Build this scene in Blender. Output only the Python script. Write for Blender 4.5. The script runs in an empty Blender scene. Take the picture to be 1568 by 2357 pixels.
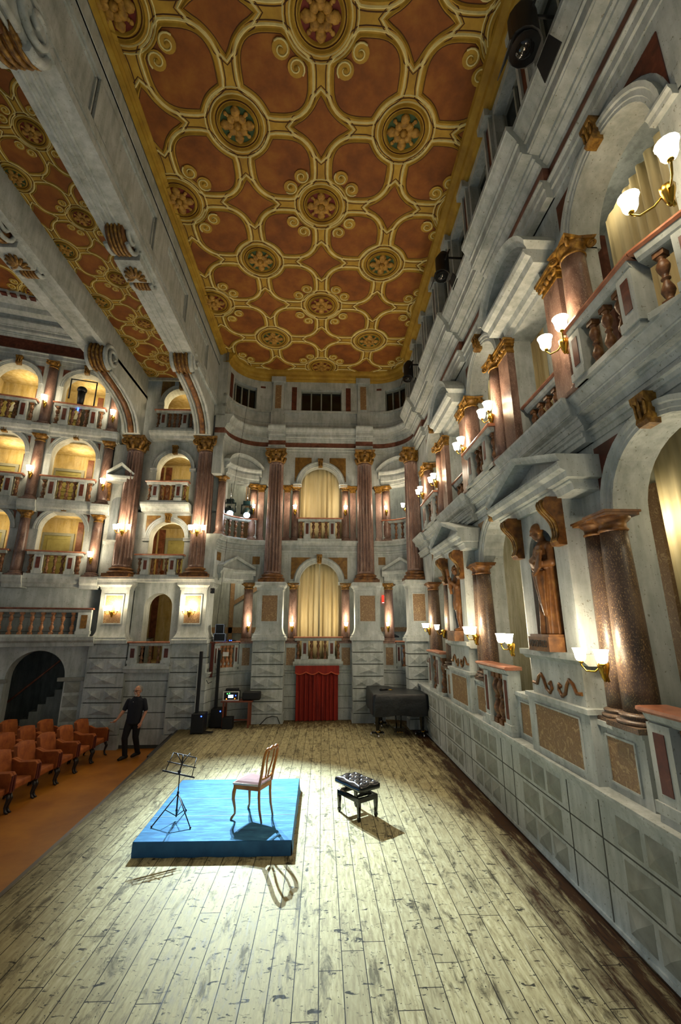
import bpy, bmesh, math, random
from mathutils import Vector, Matrix
random.seed(7)
PI=math.pi
S=bpy.context.scene
COL=S.collection
# ---------------------------------------------------------------- camera
cam=bpy.data.cameras.new('camera'); camo=bpy.data.objects.new('camera',cam); COL.objects.link(camo)
cam.sensor_fit='VERTICAL'; cam.sensor_height=36; cam.sensor_width=24; cam.lens=36*1000/2357
cam.clip_start=.05; cam.clip_end=200
P_=math.radians(14.68); YAW=math.atan(42/1000*math.cos(P_))
camo.location=(0,0,2.8); camo.rotation_euler=(PI/2+P_,0,-YAW)
S.camera=camo
# ---------------------------------------------------------------- materials
def lin(c):
    return tuple(((x/12.92) if x<=.04045 else ((x+.055)/1.055)**2.4) for x in c)
def hexc(h): return lin(tuple(int(h[i:i+2],16)/255 for i in (0,2,4)))
def base_mat(name,rough=.6,metal=0.):
    m=bpy.data.materials.new(name); m.use_nodes=True
    nt=m.node_tree; b=nt.nodes['Principled BSDF']
    b.inputs['Roughness'].default_value=rough; b.inputs['Metallic'].default_value=metal
    return m,nt,b
def N(nt,t,**k):
    n=nt.nodes.new(t)
    for a,v in k.items(): setattr(n,a,v)
    return n
def coords(nt,scale=(1,1,1)):
    tc=N(nt,'ShaderNodeNewGeometry'); mp=N(nt,'ShaderNodeMapping'); mp.inputs['Scale'].default_value=scale
    nt.links.new(tc.outputs['Position'],mp.inputs['Vector']); return mp.outputs['Vector']
def noise(nt,vec,scale,detail=4,rough=.55,dist=0.):
    n=N(nt,'ShaderNodeTexNoise'); n.inputs['Scale'].default_value=scale; n.inputs['Detail'].default_value=detail
    n.inputs['Roughness'].default_value=rough; n.inputs['Distortion'].default_value=dist
    nt.links.new(vec,n.inputs['Vector']); return n.outputs['Fac']
def ramp(nt,fac,stops):
    r=N(nt,'ShaderNodeValToRGB'); e=r.color_ramp.elements
    while len(e)<len(stops): e.new(.5)
    for i,(p,c) in enumerate(stops):
        e[i].position=p; e[i].color=(c[0],c[1],c[2],1)
    nt.links.new(fac,r.inputs['Fac']); return r.outputs['Color']
def mixc(nt,fac,a,b,mode='MIX'):
    m=N(nt,'ShaderNodeMix',data_type='RGBA',blend_type=mode)
    for s,v in ((m.inputs[0],fac),(m.inputs[6],a),(m.inputs[7],b)):
        if hasattr(v,'links'): nt.links.new(v,s)
        elif isinstance(v,(int,float)): s.default_value=v
        else: s.default_value=(v[0],v[1],v[2],1)
    return m.outputs[2]
def bump(nt,b,h,st=.3,dist=.01):
    bp=N(nt,'ShaderNodeBump'); bp.inputs['Strength'].default_value=st; bp.inputs['Distance'].default_value=dist
    nt.links.new(h,bp.inputs['Height']); nt.links.new(bp.outputs['Normal'],b.inputs['Normal'])
def noisy(name,stops,scale=6,rough=.6,metal=0.,stretch=(1,1,1),detail=5,bmp=0.,dist=0.,bdist=.01,speck=None):
    m,nt,b=base_mat(name,rough,metal); v=coords(nt,stretch)
    f=noise(nt,v,scale,detail,.6,dist); c=ramp(nt,f,stops)
    if speck:
        f2=noise(nt,v,speck[0],2,.5); c=mixc(nt,ramp(nt,f2,[(speck[2],(0,0,0)),(speck[2]+.06,(1,1,1))]),c,speck[1])
    nt.links.new(c,b.inputs['Base Color'])
    if bmp: bump(nt,b,f,bmp,bdist)
    return m
def plain(name,col,rough=.5,metal=0.): 
    h=hexc(col); return noisy(name,[(.3,tuple(x*.85 for x in h)),(.7,tuple(min(1,x*1.1) for x in h))],9,rough,metal)
def emit(name,col,st):
    m,nt,b=base_mat(name,.4); b.inputs['Base Color'].default_value=(*hexc(col),1)
    b.inputs['Emission Color'].default_value=(*hexc(col),1); b.inputs['Emission Strength'].default_value=st; return m
H=hexc
M={}
def plaster(name,a,b_,c):
    m,nt,b=base_mat(name,.75); v=coords(nt)
    f=noise(nt,v,1.6,6,.65,.4); c0=ramp(nt,f,[(.3,H(a)),(.52,H(b_)),(.72,H(c))])
    v2=coords(nt,(1,1,.16)); f2=noise(nt,v2,9,5,.6); c1=mixc(nt,.3,c0,ramp(nt,f2,[(.35,H('6f756d')),(.65,H('d6dad6'))]))
    f3=noise(nt,v,34,3,.6); c2=mixc(nt,ramp(nt,f3,[(.3,(1,1,1)),(.37,(0,0,0))]),c1,H('7b7a6a'))
    nt.links.new(c2,b.inputs['Base Color']); bump(nt,b,f3,.15,.004); return m
M['plaster']=plaster('painted_plaster','949a94','b4bbb8','c9cfce')
M['cream']=plaster('warm_plaster','a39a6c','bcb383','c9c399')
M['roomwall']=plaster('box_wall_plaster','a48a3e','c4a750','d2bd74')
M['greywall']=plaster('grey_wall_plaster','7c837f','99a19c','acb2a8')
M['nichegrey']=plaster('niche_blue_grey','4f5a66','66727c','76828a')
M['panelgrey']=noisy('painted_facet_panel',[(.35,H('84877e')),(.65,H('9b9e96'))],5,.8)
M['marble']=noisy('red_brown_marble',[(.25,H('40302a')),(.42,H('6c5248')),(.58,H('86695d')),(.75,H('a58d80'))],5,.35,stretch=(1,1,.35),detail=8,dist=1.2,speck=(120,H('a08a78'),.6))
M['porphyry']=noisy('speckled_brown_marble',[(.28,H('30261f')),(.5,H('54433a')),(.72,H('766354'))],4,.4,stretch=(1,1,.5),detail=8,speck=(110,H('8f7552'),.57))
M['gold']=noisy('ochre_gilding',[(.3,H('3d2708')),(.5,H('7c571a')),(.72,H('b38a3a'))],14,.45,.15,bmp=.4)
M['console']=noisy('brown_gilt_wood',[(.3,H('3a210c')),(.5,H('6d441b')),(.72,H('94672c'))],8,.45,.1,bmp=.3)
M['breccia']=noisy('tan_breccia_marble',[(.3,H('6e5136')),(.42,H('94764f')),(.5,H('7a5c42')),(.6,H('a98d63')),(.75,H('b39a74'))],11,.5,detail=7,dist=2.2)
M['redpanel']=noisy('oxblood_marble',[(.3,H('3a170f')),(.55,H('5f2c1d')),(.75,H('7d4630'))],6,.5,detail=7,dist=1)
M['ochrepanel']=noisy('ochre_marble',[(.3,H('5a3d12')),(.55,H('7f5b20')),(.75,H('9a7834'))],6,.5,detail=7,dist=1)
M['frieze']=noisy('red_brown_frieze',[(.3,H('4b2517')),(.55,H('784733')),(.75,H('916150'))],4,.5,detail=7,dist=1)
M['terracotta']=noisy('terracotta',[(.3,H('543418')),(.55,H('80532a')),(.75,H('a67a42'))],7,.5,detail=6,bmp=.3)
M['balust']=noisy('brown_marble_baluster',[(.3,H('4a2a17')),(.55,H('7d5331')),(.75,H('a37a50'))],16,.45,detail=6)
M['balustred']=noisy('terracotta_baluster',[(.3,H('8a5533')),(.55,H('b07a50')),(.75,H('c39468'))],12,.5)
M['rail']=noisy('pink_stone_handrail',[(.3,H('8e5440')),(.55,H('ad7358')),(.75,H('c08d72'))],8,.3)
M['ceil_ochre']=noisy('painted_ochre_band',[(.3,H('97721c')),(.55,H('b38e2b')),(.75,H('c5a443'))],3,.7,detail=6)
M['ceil_rust']=noisy('painted_rust_field',[(.3,H('6c380c')),(.5,H('864c14')),(.72,H('9c641e'))],2.2,.75,detail=6)
M['ceil_line']=plain('painted_cream_line','e2d494',.7)
M['ceil_dark']=plain('painted_dark_line','4f2c0a',.75)
M['ceil_red']=plain('painted_crimson_ground','6a1d10',.7)
M['ceil_green']=plain('painted_green_ground','2f4a26',.7)
M['ceil_gold']=noisy('painted_gold_rosette',[(.3,H('7a5413')),(.6,H('b78a35')),(.8,H('cfab5c'))],12,.6)
M['curtain']=noisy('cream_curtain_cloth',[(.3,H('c0ab78')),(.7,H('dfcfa2'))],5,.8,stretch=(1,1,.1))
M['redvelvet']=noisy('red_velvet',[(.3,H('6e170c')),(.7,H('a82c19'))],6,.8,stretch=(1,1,.1))
M['redtrim']=plain('orange_red_braid','c65a35',.7)
M['seat']=noisy('rust_velvet',[(.3,H('7d3a10')),(.7,H('a85c1e'))],7,.8)
M['seatdark']=plain('dark_red_seat_side','571d0f',.7)
M['blackwood']=plain('dark_wood','1c120c',.4)
M['black']=plain('black_metal','070809',.6)
M['blackgloss']=plain('black_lacquer','08090b',.12)
M['cover']=noisy('black_quilted_cover',[(.3,H('06080b')),(.7,H('0d141a'))],5,.4,bmp=.5,bdist=.03)
M['leather']=noisy('black_leather',[(.3,H('07090d')),(.7,H('12161c'))],40,.2,bmp=.1)
M['brass']=plain('brass','b08a35',.25,1.)
M['chrome']=plain('chrome','c9ccd0',.15,1.)
M['chairwood']=noisy('honey_brown_wood',[(.3,H('844a10')),(.7,H('b67726'))],6,.35,stretch=(1,1,.2))
M['chairseat']=plain('faded_pink_brown_leather','6b362b',.8)
M['white']=plain('white_paper','d8d8d2',.7)
M['joint_and_shade']=plain('dark_joint_and_shade','4b4d47',.9)
M['whitepaint']=plain('white_piping','c9c6b8',.6)
M['darkglass']=plain('dark_window_pane','0b0d0c',.15)
M['winframe']=plain('grey_window_frame','8b8f84',.6)
M['orangefloor']=noisy('terracotta_floor',[(.3,H('90540f')),(.7,H('b37620'))],1.5,.45,detail=6)
M['skin']=plain('skin','c08a6c',.5)
M['navy']=plain('navy_cloth','10141f',.8)
M['blacktrouser']=plain('black_cloth','0c0c0e',.8)
M['hair']=plain('grey_hair','77726c',.7)
M['doorpaint']=noisy('green_grey_door_paint',[(.3,H('8a8550')),(.7,H('a7a26a'))],4,.6)
M['tablewood']=plain('red_brown_table_wood','7a3a1c',.4)
M['shade']=emit('lit_glass_shade','ffe9c0',14)
M['ledwhite']=emit('cold_white_lens','dcecff',60)
M['ledblue']=emit('blue_led','2a4bff',6)
M['ledgreen']=emit('green_led','50ff60',3)
M['ledorange']=emit('orange_led','ff7a20',3)
M['screen']=emit('mixer_screen','8fb8ff',3)
M['signred']=emit('exit_sign_red','d02a1c',1.2)
M['signwhite']=emit('exit_sign_white','ffffff',1.2)
M['stripwhite']=plain('red_hose','8f1c14',.5)
def carpet():
    m,nt,b=base_mat('blue_stage_cloth',.8); b.inputs['Specular IOR Level'].default_value=.15; v=coords(nt,(.6,3,3))
    f=noise(nt,v,5,8,.7); c=ramp(nt,f,[(.3,H('255274')),(.52,H('36719a')),(.64,H('4b8bb3')),(.76,H('8fb9cf'))])
    nt.links.new(c,b.inputs['Base Color']); bump(nt,b,f,.15,.01); return m
M['bluecloth']=carpet()
M['blueskirt']=noisy('blue_skirt_cloth',[(.3,H('174a78')),(.7,H('24618f'))],4,.7)
M['seamblue']=plain('blue_seam','5b93bd',.7)
M['tealblack']=plain('teal_black_metal','12282b',.35)
M['whitebeard']=plain('white_beard','cfc9c0',.8)
def planks():
    m,nt,b=base_mat('worn_plank_floor',.6); b.inputs['Specular IOR Level'].default_value=.1
    g=N(nt,'ShaderNodeNewGeometry'); sx=N(nt,'ShaderNodeSeparateXYZ'); nt.links.new(g.outputs['Position'],sx.inputs[0])
    def math_(op,a,b2=None,c=None):
        n=N(nt,'ShaderNodeMath',operation=op)
        for i,v in enumerate((a,b2,c)):
            if v is None: continue
            if hasattr(v,'links'): nt.links.new(v,n.inputs[i])
            else: n.inputs[i].default_value=v
        return n.outputs[0]
    X,Y=sx.outputs['X'],sx.outputs['Y']
    W=.2
    xw=math_('DIVIDE',math_('ADD',X,50),W); idx=math_('FLOOR',xw); fr=math_('FRACT',xw)
    wn=N(nt,'ShaderNodeTexWhiteNoise',noise_dimensions='1D'); nt.links.new(idx,wn.inputs['W']); r1=wn.outputs['Value']
    yo=math_('ADD',math_('DIVIDE',Y,2.6),math_('MULTIPLY',r1,7)); yf=math_('FRACT',yo); yi=math_('FLOOR',yo)
    wn2=N(nt,'ShaderNodeTexWhiteNoise',noise_dimensions='2D'); cv=N(nt,'ShaderNodeCombineXYZ'); nt.links.new(idx,cv.inputs[0]); nt.links.new(yi,cv.inputs[1]); nt.links.new(cv.outputs[0],wn2.inputs['Vector'])
    tone=wn2.outputs['Value']
    v=coords(nt,(1,.16,1)); v3=coords(nt,(1.5,.4,1)); v1=coords(nt)
    grain=noise(nt,v,30,6,.65,.3)
    c=ramp(nt,grain,[(.3,H('857a58')),(.5,H('b0a67c')),(.7,H('cbc39c'))])
    c=mixc(nt,math_('MULTIPLY',tone,.5),c,H('8f8666'))
    st=noise(nt,v3,4.5,8,.72,.6)
    c=mixc(nt,ramp(nt,st,[(.535,(0,0,0)),(.63,(.75,.75,.75))]),c,H('3a3422'))
    vs=coords(nt,(1,2.3,1)); s2=noise(nt,vs,8,5,.66,.9)
    c=mixc(nt,ramp(nt,s2,[(.595,(0,0,0)),(.64,(.95,.95,.95))]),c,H('23231d'))
    dots=noise(nt,v1,42,1,.4); c=mixc(nt,ramp(nt,dots,[(.72,(0,0,0)),(.75,(.9,.9,.9))]),c,H('1c1a14'))
    pw=noise(nt,coords(nt,(1,.7,1)),6,5,.7); pm=ramp(nt,pw,[(.68,(0,0,0)),(.72,(.7,.7,.7))])
    c=mixc(nt,pm,c,H('b9bca8'))
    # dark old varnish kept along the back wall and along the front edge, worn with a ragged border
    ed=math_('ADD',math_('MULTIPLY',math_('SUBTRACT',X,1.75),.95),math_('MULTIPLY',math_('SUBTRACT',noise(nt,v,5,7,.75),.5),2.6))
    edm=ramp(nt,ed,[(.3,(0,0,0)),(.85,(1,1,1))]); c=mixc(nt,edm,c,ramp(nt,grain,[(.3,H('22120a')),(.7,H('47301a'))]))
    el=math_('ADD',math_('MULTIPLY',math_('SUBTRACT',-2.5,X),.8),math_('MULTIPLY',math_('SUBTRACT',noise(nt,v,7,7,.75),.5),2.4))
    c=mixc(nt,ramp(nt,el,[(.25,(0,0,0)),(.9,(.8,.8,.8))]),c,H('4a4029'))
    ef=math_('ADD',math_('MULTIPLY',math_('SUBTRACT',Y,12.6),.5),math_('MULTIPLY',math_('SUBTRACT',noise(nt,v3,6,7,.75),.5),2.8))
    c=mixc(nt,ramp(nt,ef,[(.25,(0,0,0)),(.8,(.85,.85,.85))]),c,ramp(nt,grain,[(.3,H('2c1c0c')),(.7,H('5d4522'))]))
    gap=math_('LESS_THAN',math_('ABSOLUTE',math_('SUBTRACT',fr,.5)),.481)
    gy=math_('LESS_THAN',math_('ABSOLUTE',math_('SUBTRACT',yf,.5)),.4985)
    gm=math_('MULTIPLY',gap,gy)
    c=mixc(nt,gm,H('17130c'),c)
    nt.links.new(c,b.inputs['Base Color']); 
    rr=ramp(nt,grain,[(.3,(.5,.5,.5)),(.7,(.75,.75,.75))]); nt.links.new(rr,b.inputs['Roughness'])
    bump(nt,b,math_('ADD',math_('MULTIPLY',gm,1.),math_('MULTIPLY',grain,.3)),.35,.006); return m
M['planks']=planks()
# ---------------------------------------------------------------- mesh builder
def ident(a,b,c): return (a,b,c)
class MB:
    def __init__(s,map_=ident): s.v=[];s.f=[];s.m=[];s.sm=[];s.M=map_;s.k=0
    def pt(s,a,b,c): s.v.append(s.M(a,b,c)); return len(s.v)-1
    def face(s,ids,sm=False): s.f.append(tuple(ids)); s.m.append(s.k); s.sm.append(sm)
    def quad(s,p,q,r,t): s.face([s.pt(*p),s.pt(*q),s.pt(*r),s.pt(*t)])
    def poly(s,pts): s.face([s.pt(*p) for p in pts])
    def box(s,a0,a1,b0,b1,c0,c1,n=1):
        ring=[]
        for i in range(n+1):
            a=a0+(a1-a0)*i/n; ring.append([s.pt(a,b0,c0),s.pt(a,b1,c0),s.pt(a,b1,c1),s.pt(a,b0,c1)])
        for i in range(n):
            for j in range(4): s.face((ring[i][j],ring[i][(j+1)%4],ring[i+1][(j+1)%4],ring[i+1][j]))
        s.face(ring[0][::-1]); s.face(ring[n])
    def prof(s,a0,a1,pr,n=1,closed=True,caps=True):
        """profile pr [(d,z)] swept along a"""
        ring=[]
        for i in range(n+1):
            a=a0+(a1-a0)*i/n; ring.append([s.pt(a,d,z) for d,z in pr])
        k=len(pr)
        for i in range(n):
            for j in range(k if closed else k-1): s.face((ring[i][j],ring[i][(j+1)%k],ring[i+1][(j+1)%k],ring[i+1][j]))
        if caps and closed: s.face(ring[0][::-1]); s.face(ring[n])
    def extr(s,pts,b0,b1):
        """outline pts [(a,c)] extruded in b"""
        k=len(pts); f=[s.pt(a,b1,c) for a,c in pts]; g=[s.pt(a,b0,c) for a,c in pts]
        s.face(f); s.face(g[::-1])
        for i in range(k): s.face((f[i],g[i],g[(i+1)%k],f[(i+1)%k]))
    def lathe(s,a,b,pr,n=16,sm=True,sx=1.,flute=0,depth=.0,fz=None):
        rings=[]
        for r,z in pr:
            ring=[]
            for i in range(n):
                t=2*PI*i/n; rr=r
                if flute and fz and fz[0]<=z<=fz[1]: rr=r-depth*(.5+.5*math.cos(t*flute))**.7
                ring.append(s.pt(a+rr*math.cos(t)*sx,b+rr*math.sin(t),z))
            rings.append(ring)
        for p,q in zip(rings,rings[1:]):
            for i in range(n): s.face((p[i],p[(i+1)%n],q[(i+1)%n],q[i]),sm)
        s.face(rings[0][::-1]); s.face(rings[-1])
    def tube(s,pts,r,n=6,sm=True,closed=False):
        V=[Vector(p) for p in pts]; rings=[]; k=len(V)
        u=None
        for i,p in enumerate(V):
            if closed: t=V[(i+1)%k]-V[i-1]
            else: t=V[min(i+1,k-1)]-V[max(i-1,0)]
            if t.length<1e-9: t=Vector((0,0,1))
            t.normalize()
            if u is None:
                u=t.cross(Vector((0,0,1)))
                if u.length<.3: u=t.cross(Vector((1,0,0)))
            else: u=u-t*u.dot(t)
            u.normalize(); w=u.cross(t); rr=r[i] if isinstance(r,(list,tuple)) else r
            rings.append([s.pt(*(p+u*rr*math.cos(2*PI*j/n)+w*rr*math.sin(2*PI*j/n))) for j in range(n)])
        m=k if closed else k-1
        for i in range(m):
            p,q=rings[i],rings[(i+1)%k]
            for j in range(n): s.face((p[j],p[(j+1)%n],q[(j+1)%n],q[j]),sm)
        if not closed: s.face(rings[0][::-1]); s.face(rings[-1])
    def ball(s,c,r,n=12,m=8,sc=(1,1,1)):
        pr=[]
        rings=[]
        for j in range(1,m):
            ph=PI*j/m; rings.append([s.pt(c[0]+r*sc[0]*math.sin(ph)*math.cos(2*PI*i/n),c[1]+r*sc[1]*math.sin(ph)*math.sin(2*PI*i/n),c[2]-r*sc[2]*math.cos(ph)) for i in range(n)])
        b=s.pt(c[0],c[1],c[2]-r*sc[2]); t=s.pt(c[0],c[1],c[2]+r*sc[2])
        for i in range(n): s.face((b,rings[0][(i+1)%n],rings[0][i]),True); s.face((t,rings[-1][i],rings[-1][(i+1)%n]),True)
        for p,q in zip(rings,rings[1:]):
            for i in range(n): s.face((p[i],p[(i+1)%n],q[(i+1)%n],q[i]),True)
    def pyr(s,a0,a1,c0,c1,b0,h,fr=.0):
        """raised diamond point on plane b0 rising to b0+h"""
        A=[s.pt(a0,b0,c0),s.pt(a1,b0,c0),s.pt(a1,b0,c1),s.pt(a0,b0,c1)]; t=s.pt((a0+a1)/2,b0+h,(c0+c1)/2)
        for i in range(4): s.face((A[i],A[(i+1)%4],t))
    def build(s,name,mats,parent=None,bevel=0.,kind=None):
        if not s.f: return None
        me=bpy.data.meshes.new(name); me.from_pydata(s.v,[],s.f)
        if not isinstance(mats,(list,tuple)): mats=[mats]
        for m in mats: me.materials.append(M[m] if isinstance(m,str) else m)
        for p,k,sm in zip(me.polygons,s.m,s.sm): p.material_index=min(k,len(mats)-1); p.use_smooth=sm
        bm=bmesh.new(); bm.from_mesh(me); bmesh.ops.recalc_face_normals(bm,faces=bm.faces)
        if bevel: bmesh.ops.bevel(bm,geom=[e for e in bm.edges if e.is_manifold and e.calc_face_angle(0)>.6],offset=bevel,segments=2,affect='EDGES',profile=.5,clamp_overlap=True)
        bm.to_mesh(me); bm.free()
        o=bpy.data.objects.new(name,me); COL.objects.link(o)
        if parent: par(o,parent)
        if kind: o['kind']=kind
        return o
def world(o):
    m=o.matrix_basis.copy()
    if o.parent: m=world(o.parent)@o.matrix_parent_inverse@m
    return m
def par(o,p):
    o.parent=p; o.matrix_parent_inverse=world(p).inverted()
def tag(o,label,cat,group=None,kind='thing'):
    o['label']=label; o['category']=cat; o['kind']=kind
    if group: o['group']=group
    return o
def thing(name,label,cat,loc=(0,0,0),group=None):
    o=bpy.data.objects.new(name,None); COL.objects.link(o); o.location=loc; o.empty_display_size=.1
    return tag(o,label,cat,group)
def struct(o,label=None):
    o['kind']='structure'
    return o
def inst(me,name,loc,parent=None,rz=0.,sc=(1,1,1)):
    o=bpy.data.objects.new(name,me); COL.objects.link(o); o.location=loc; o.rotation_euler=(0,0,rz); o.scale=sc
    if parent: par(o,parent)
    return o
# ---------------------------------------------------------------- wall maps  (along wall, out towards the viewer, height)
XR=3.1
def RW(s,d,z): return (XR-d,s,z)
CX,FY,FH,FR=-.12,14.55,2.0,1.2
def FWm(s,d,z):
    q=s-CX; sg=1 if q>=0 else -1; a=abs(q)
    if a<=FH: return (s,FY-d,z)
    t=(a-FH)/FR
    if t<=PI/2: return (CX+sg*(FH+(FR-d)*math.sin(t)),FY-FR+(FR-d)*math.cos(t),z)
    return (CX+sg*(FH+FR-d),FY-FR-(t-PI/2)*FR,z)
PY=13.45
def LW(s,d,z): return (s,PY-d,z)
AD=Vector((-.963,-.27)); AN=Vector((.27,-.963)); AO=Vector((-6.75,13.6))
def AW(s,d,z):
    p=AO+AD*s+AN*d; return (p.x,p.y,z)
# ---------------------------------------------------------------- architectural pieces
LIGHTS=[]
def arc(c,zs,r,a0=0,a1=PI,n=16,rv=None):
    rv=rv or r
    return [(c-r*math.cos(a0+(a1-a0)*i/n),zs+rv*math.sin(a0+(a1-a0)*i/n)) for i in range(n+1)]
def arch_plate(mb,s0,s1,z0,z1,c,hw,zs,d0,d1,n=16):
    P=arc(c,zs,hw,n=n)
    for a,b in ((s0,c-hw),(c+hw,s1)):
        if b-a>1e-4: mb.box(a,b,d0,d1,z0,zs,3); mb.box(a,b,d0,d1,zs,z1,3)
    for (a,z),(b,y) in zip(P,P[1:]):
        mb.quad((a,d1,z),(b,d1,y),(b,d1,z1),(a,d1,z1)); mb.quad((a,d0,z),(b,d0,y),(b,d0,z1),(a,d0,z1))
        mb.quad((a,d0,z),(a,d1,z),(b,d1,y),(b,d0,y)); mb.quad((a,d0,z1),(a,d1,z1),(b,d1,z1),(b,d0,z1))
def arc_sweep(mb,c,zs,prof,a0=0,a1=PI,n=20):
    rings=[]
    for i in range(n+1):
        t=a0+(a1-a0)*i/n; rings.append([mb.pt(c-r*math.cos(t),d,zs+r*math.sin(t)) for r,d in prof])
    k=len(prof)
    for p,q in zip(rings,rings[1:]):
        for j in range(k): mb.face((p[j],p[(j+1)%k],q[(j+1)%k],q[j]))
    mb.face(rings[0][::-1]); mb.face(rings[-1])
def mould(d,w,t):  # archivolt profile (r offset from d)
    return [(d,0),(d,t*.6),(d+w*.25,t*.6),(d+w*.3,t*.8),(d+w*.62,t*.8),(d+w*.7,t*1.15),(d+w,t*1.25),(d+w,0)]
def keystone_bm(Mp,c,zb,h,w,d0,d1):
    mb=MB(Mp); n=6
    pr=[(d0,zb),(d1*.82+d0*.18,zb),(d1,zb+h*.12),(d1*.8+d0*.2,zb+h*.4),(d1*.75+d0*.25,zb+h*.62),(d1*1.05,zb+h*.8),(d1*1.05,zb+h),(d0,zb+h)]
    L=[];R_=[]
    for d,z in pr:
        k=.72+.28*(z-zb)/h; L.append(mb.pt(c-w*k/2,d,z)); R_.append(mb.pt(c+w*k/2,d,z))
    mb.face(L[::-1]); mb.face(R_); m=len(pr)
    for i in range(m): mb.face((L[i],R_[i],R_[(i+1)%m],L[(i+1)%m]))
    mb.tube([(c-w*.3,d1*.92,zb+h*.3),(c-w*.34,d1*.95,zb+h*.9)],w*.07,5); mb.tube([(c+w*.3,d1*.92,zb+h*.3),(c+w*.34,d1*.95,zb+h*.9)],w*.07,5); mb.tube([(c,d1*.95,zb+h*.2),(c,d1*1.0,zb+h*.9)],w*.08,5)
    return mb
def arch(Mp,label,c,hw,zs,w=.14,d=.0,t=.06,impost=.18,key=True,panels=None,ztop=None,group=None,kd=.14):
    a=thing('arch_surround',label,'arch',Mp(c,d,zs),group)
    mb=MB(lambda s,dd,z:Mp(s,d+dd,z)); arc_sweep(mb,c,zs,mould(hw,w,t))
    for sg in (-1,1):
        if impost: 
            x0,x1=sorted((c+sg*(hw-.03),c+sg*(hw+w+impost)))
            mb.prof(x0,x1,[(0,zs-.1),(t,zs-.1),(t*1.1,zs-.05),(t*1.5,zs-.02),(t*1.5,zs+.01),(0,zs+.01)],2)
    mb.build('archivolt','plaster',a)
    if key: keystone_bm(lambda s,dd,z:Mp(s,d+dd,z),c,zs+hw-.06,w+.16,.19,0,kd).build('keystone','gold',a)
    if panels:
        zt=ztop
        for sg in (-1,1):
            x1=c+sg*(hw+w+impost-.05); R2=hw+w+.05; pts=[]
            lo=zs+.1
            th0=math.asin(min(1,(lo-zs)/R2)); th1=math.asin(min(.97,(zt-.06-zs)/R2)) if (zt-.06-zs)<R2 else 1.2
            for i in range(7):
                th=th0+(th1-th0)*i/6; pts.append((c+sg*R2*math.cos(th),zs+R2*math.sin(th)))
            pts=[p for p in pts if (x1-p[0])*sg>.02]
            if len(pts)<2: continue
            top=min(zt-.06,zs+R2*math.sin(th1)+.001) if zt-.06-zs<R2 else zt-.06
            po=pts+[(pts[-1][0],top),(x1,top),(x1,lo)]
            m2=MB(lambda s,dd,z:Mp(s,d+dd,z)); m2.extr(po,-.01,.012); m2.build('spandrel_panel',panels,a)
    return a
def cap_tuscan(Mp,s,d,z0,z1,r,w=None):
    mb=MB(Mp); h=z1-z0
    mb.lathe(s,d,[(r,z0),(r*1.12,z0+h*.08),(r*1.12,z0+h*.14),(r*1.0,z0+h*.2),(r*1.02,z0+h*.45),(r*1.3,z0+h*.6),(r*1.38,z0+h*.72),(r*1.38,z0+h*.76)],20)
    q=r*1.4; mb.box(s-q,s+q,d-q,d+q,z0+h*.74,z0+h*.9); mb.box(s-q*1.08,s+q*1.08,d-q*1.08,d+q*1.08,z0+h*.88,z1)
    return mb
def volute(mb,s,d,z,r,dirs,n=26,turns=1.9,wd=.05):
    """spiral rolled in a vertical plane whose in-plane axis is dirs (ds,dd)"""
    pts=[];rr=[]
    for i in range(n+1):
        t=i/n; a=turns*2*PI*t+PI/2; q=r*(1-.85*t)
        pts.append((s+dirs[0]*q*math.cos(a),d+dirs[1]*q*math.cos(a),z+q*math.sin(a))); rr.append(wd*(1-.45*t))
    mb.tube(pts,rr,6)
    mb.ball((s,d,z),wd*.9,6,5)
def cap_ionic(Mp,s,d,z0,z1,r,leaves=False,n=20):
    mb=MB(Mp); h=z1-z0
    mb.lathe(s,d,[(r,z0),(r*1.1,z0+h*.05),(r*1.1,z0+h*.12),(r*.98,z0+h*.16),(r*1.0,z0+h*.4),(r*1.18,z0+h*.6),(r*1.28,z0+h*.78),(r*1.2,z0+h*.86)],n)
    q=r*1.38
    ab=[(-1,-1),(0,-.86),(1,-1),(.86,0),(1,1),(0,.86),(-1,1),(-.86,0)]
    lo=[mb.pt(s+q*a,d+q*b,z0+h*.84) for a,b in ab]; hi=[mb.pt(s+q*1.08*a,d+q*1.08*b,z1) for a,b in ab]
    mb.face(lo[::-1]); mb.face(hi)
    for i in range(8): mb.face((lo[i],lo[(i+1)%8],hi[(i+1)%8],hi[i]))
    k=.7071
    for a,b in ((1,1),(1,-1),(-1,1),(-1,-1)):
        volute(mb,s+a*q*.84,d+b*q*.84,z0+h*.6,h*.26,(a*k,b*k),wd=r*.15)
    if leaves:
        for i in range(8):
            t=2*PI*i/8; c_,s_=math.cos(t),math.sin(t)
            mb.tube([(s+r*1.02*c_,d+r*1.02*s_,z0+h*.1),(s+r*1.14*c_,d+r*1.14*s_,z0+h*.34),(s+r*1.36*c_,d+r*1.36*s_,z0+h*.5),(s+r*1.42*c_,d+r*1.42*s_,z0+h*.42)],[r*.2,r*.24,r*.16,r*.05],6)
        for a,b in ((1,0),(-1,0),(0,1),(0,-1)): mb.ball((s+a*q*.9,d+b*q*.9,z0+h*.86),r*.24,8,6,(1,1,.9))
    return mb
def base_att(Mp,s,d,z0,h,r,pl=True):
    mb=MB(Mp); q=r*1.42
    zb=z0
    if pl: mb.box(s-q,s+q,d-q,d+q,z0,z0+h*.32); zb=z0+h*.3
    hh=z0+h-zb
    pr=[(r*1.3,zb),(r*1.42,zb+hh*.12),(r*1.42,zb+hh*.3),(r*1.28,zb+hh*.4),(r*1.14,zb+hh*.48),(r*1.14,zb+hh*.58),(r*1.26,zb+hh*.68),(r*1.26,zb+hh*.8),(r*1.1,zb+hh*.9),(r*1.02,zb+hh)]
    mb.lathe(s,d,pr,20); return mb
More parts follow.
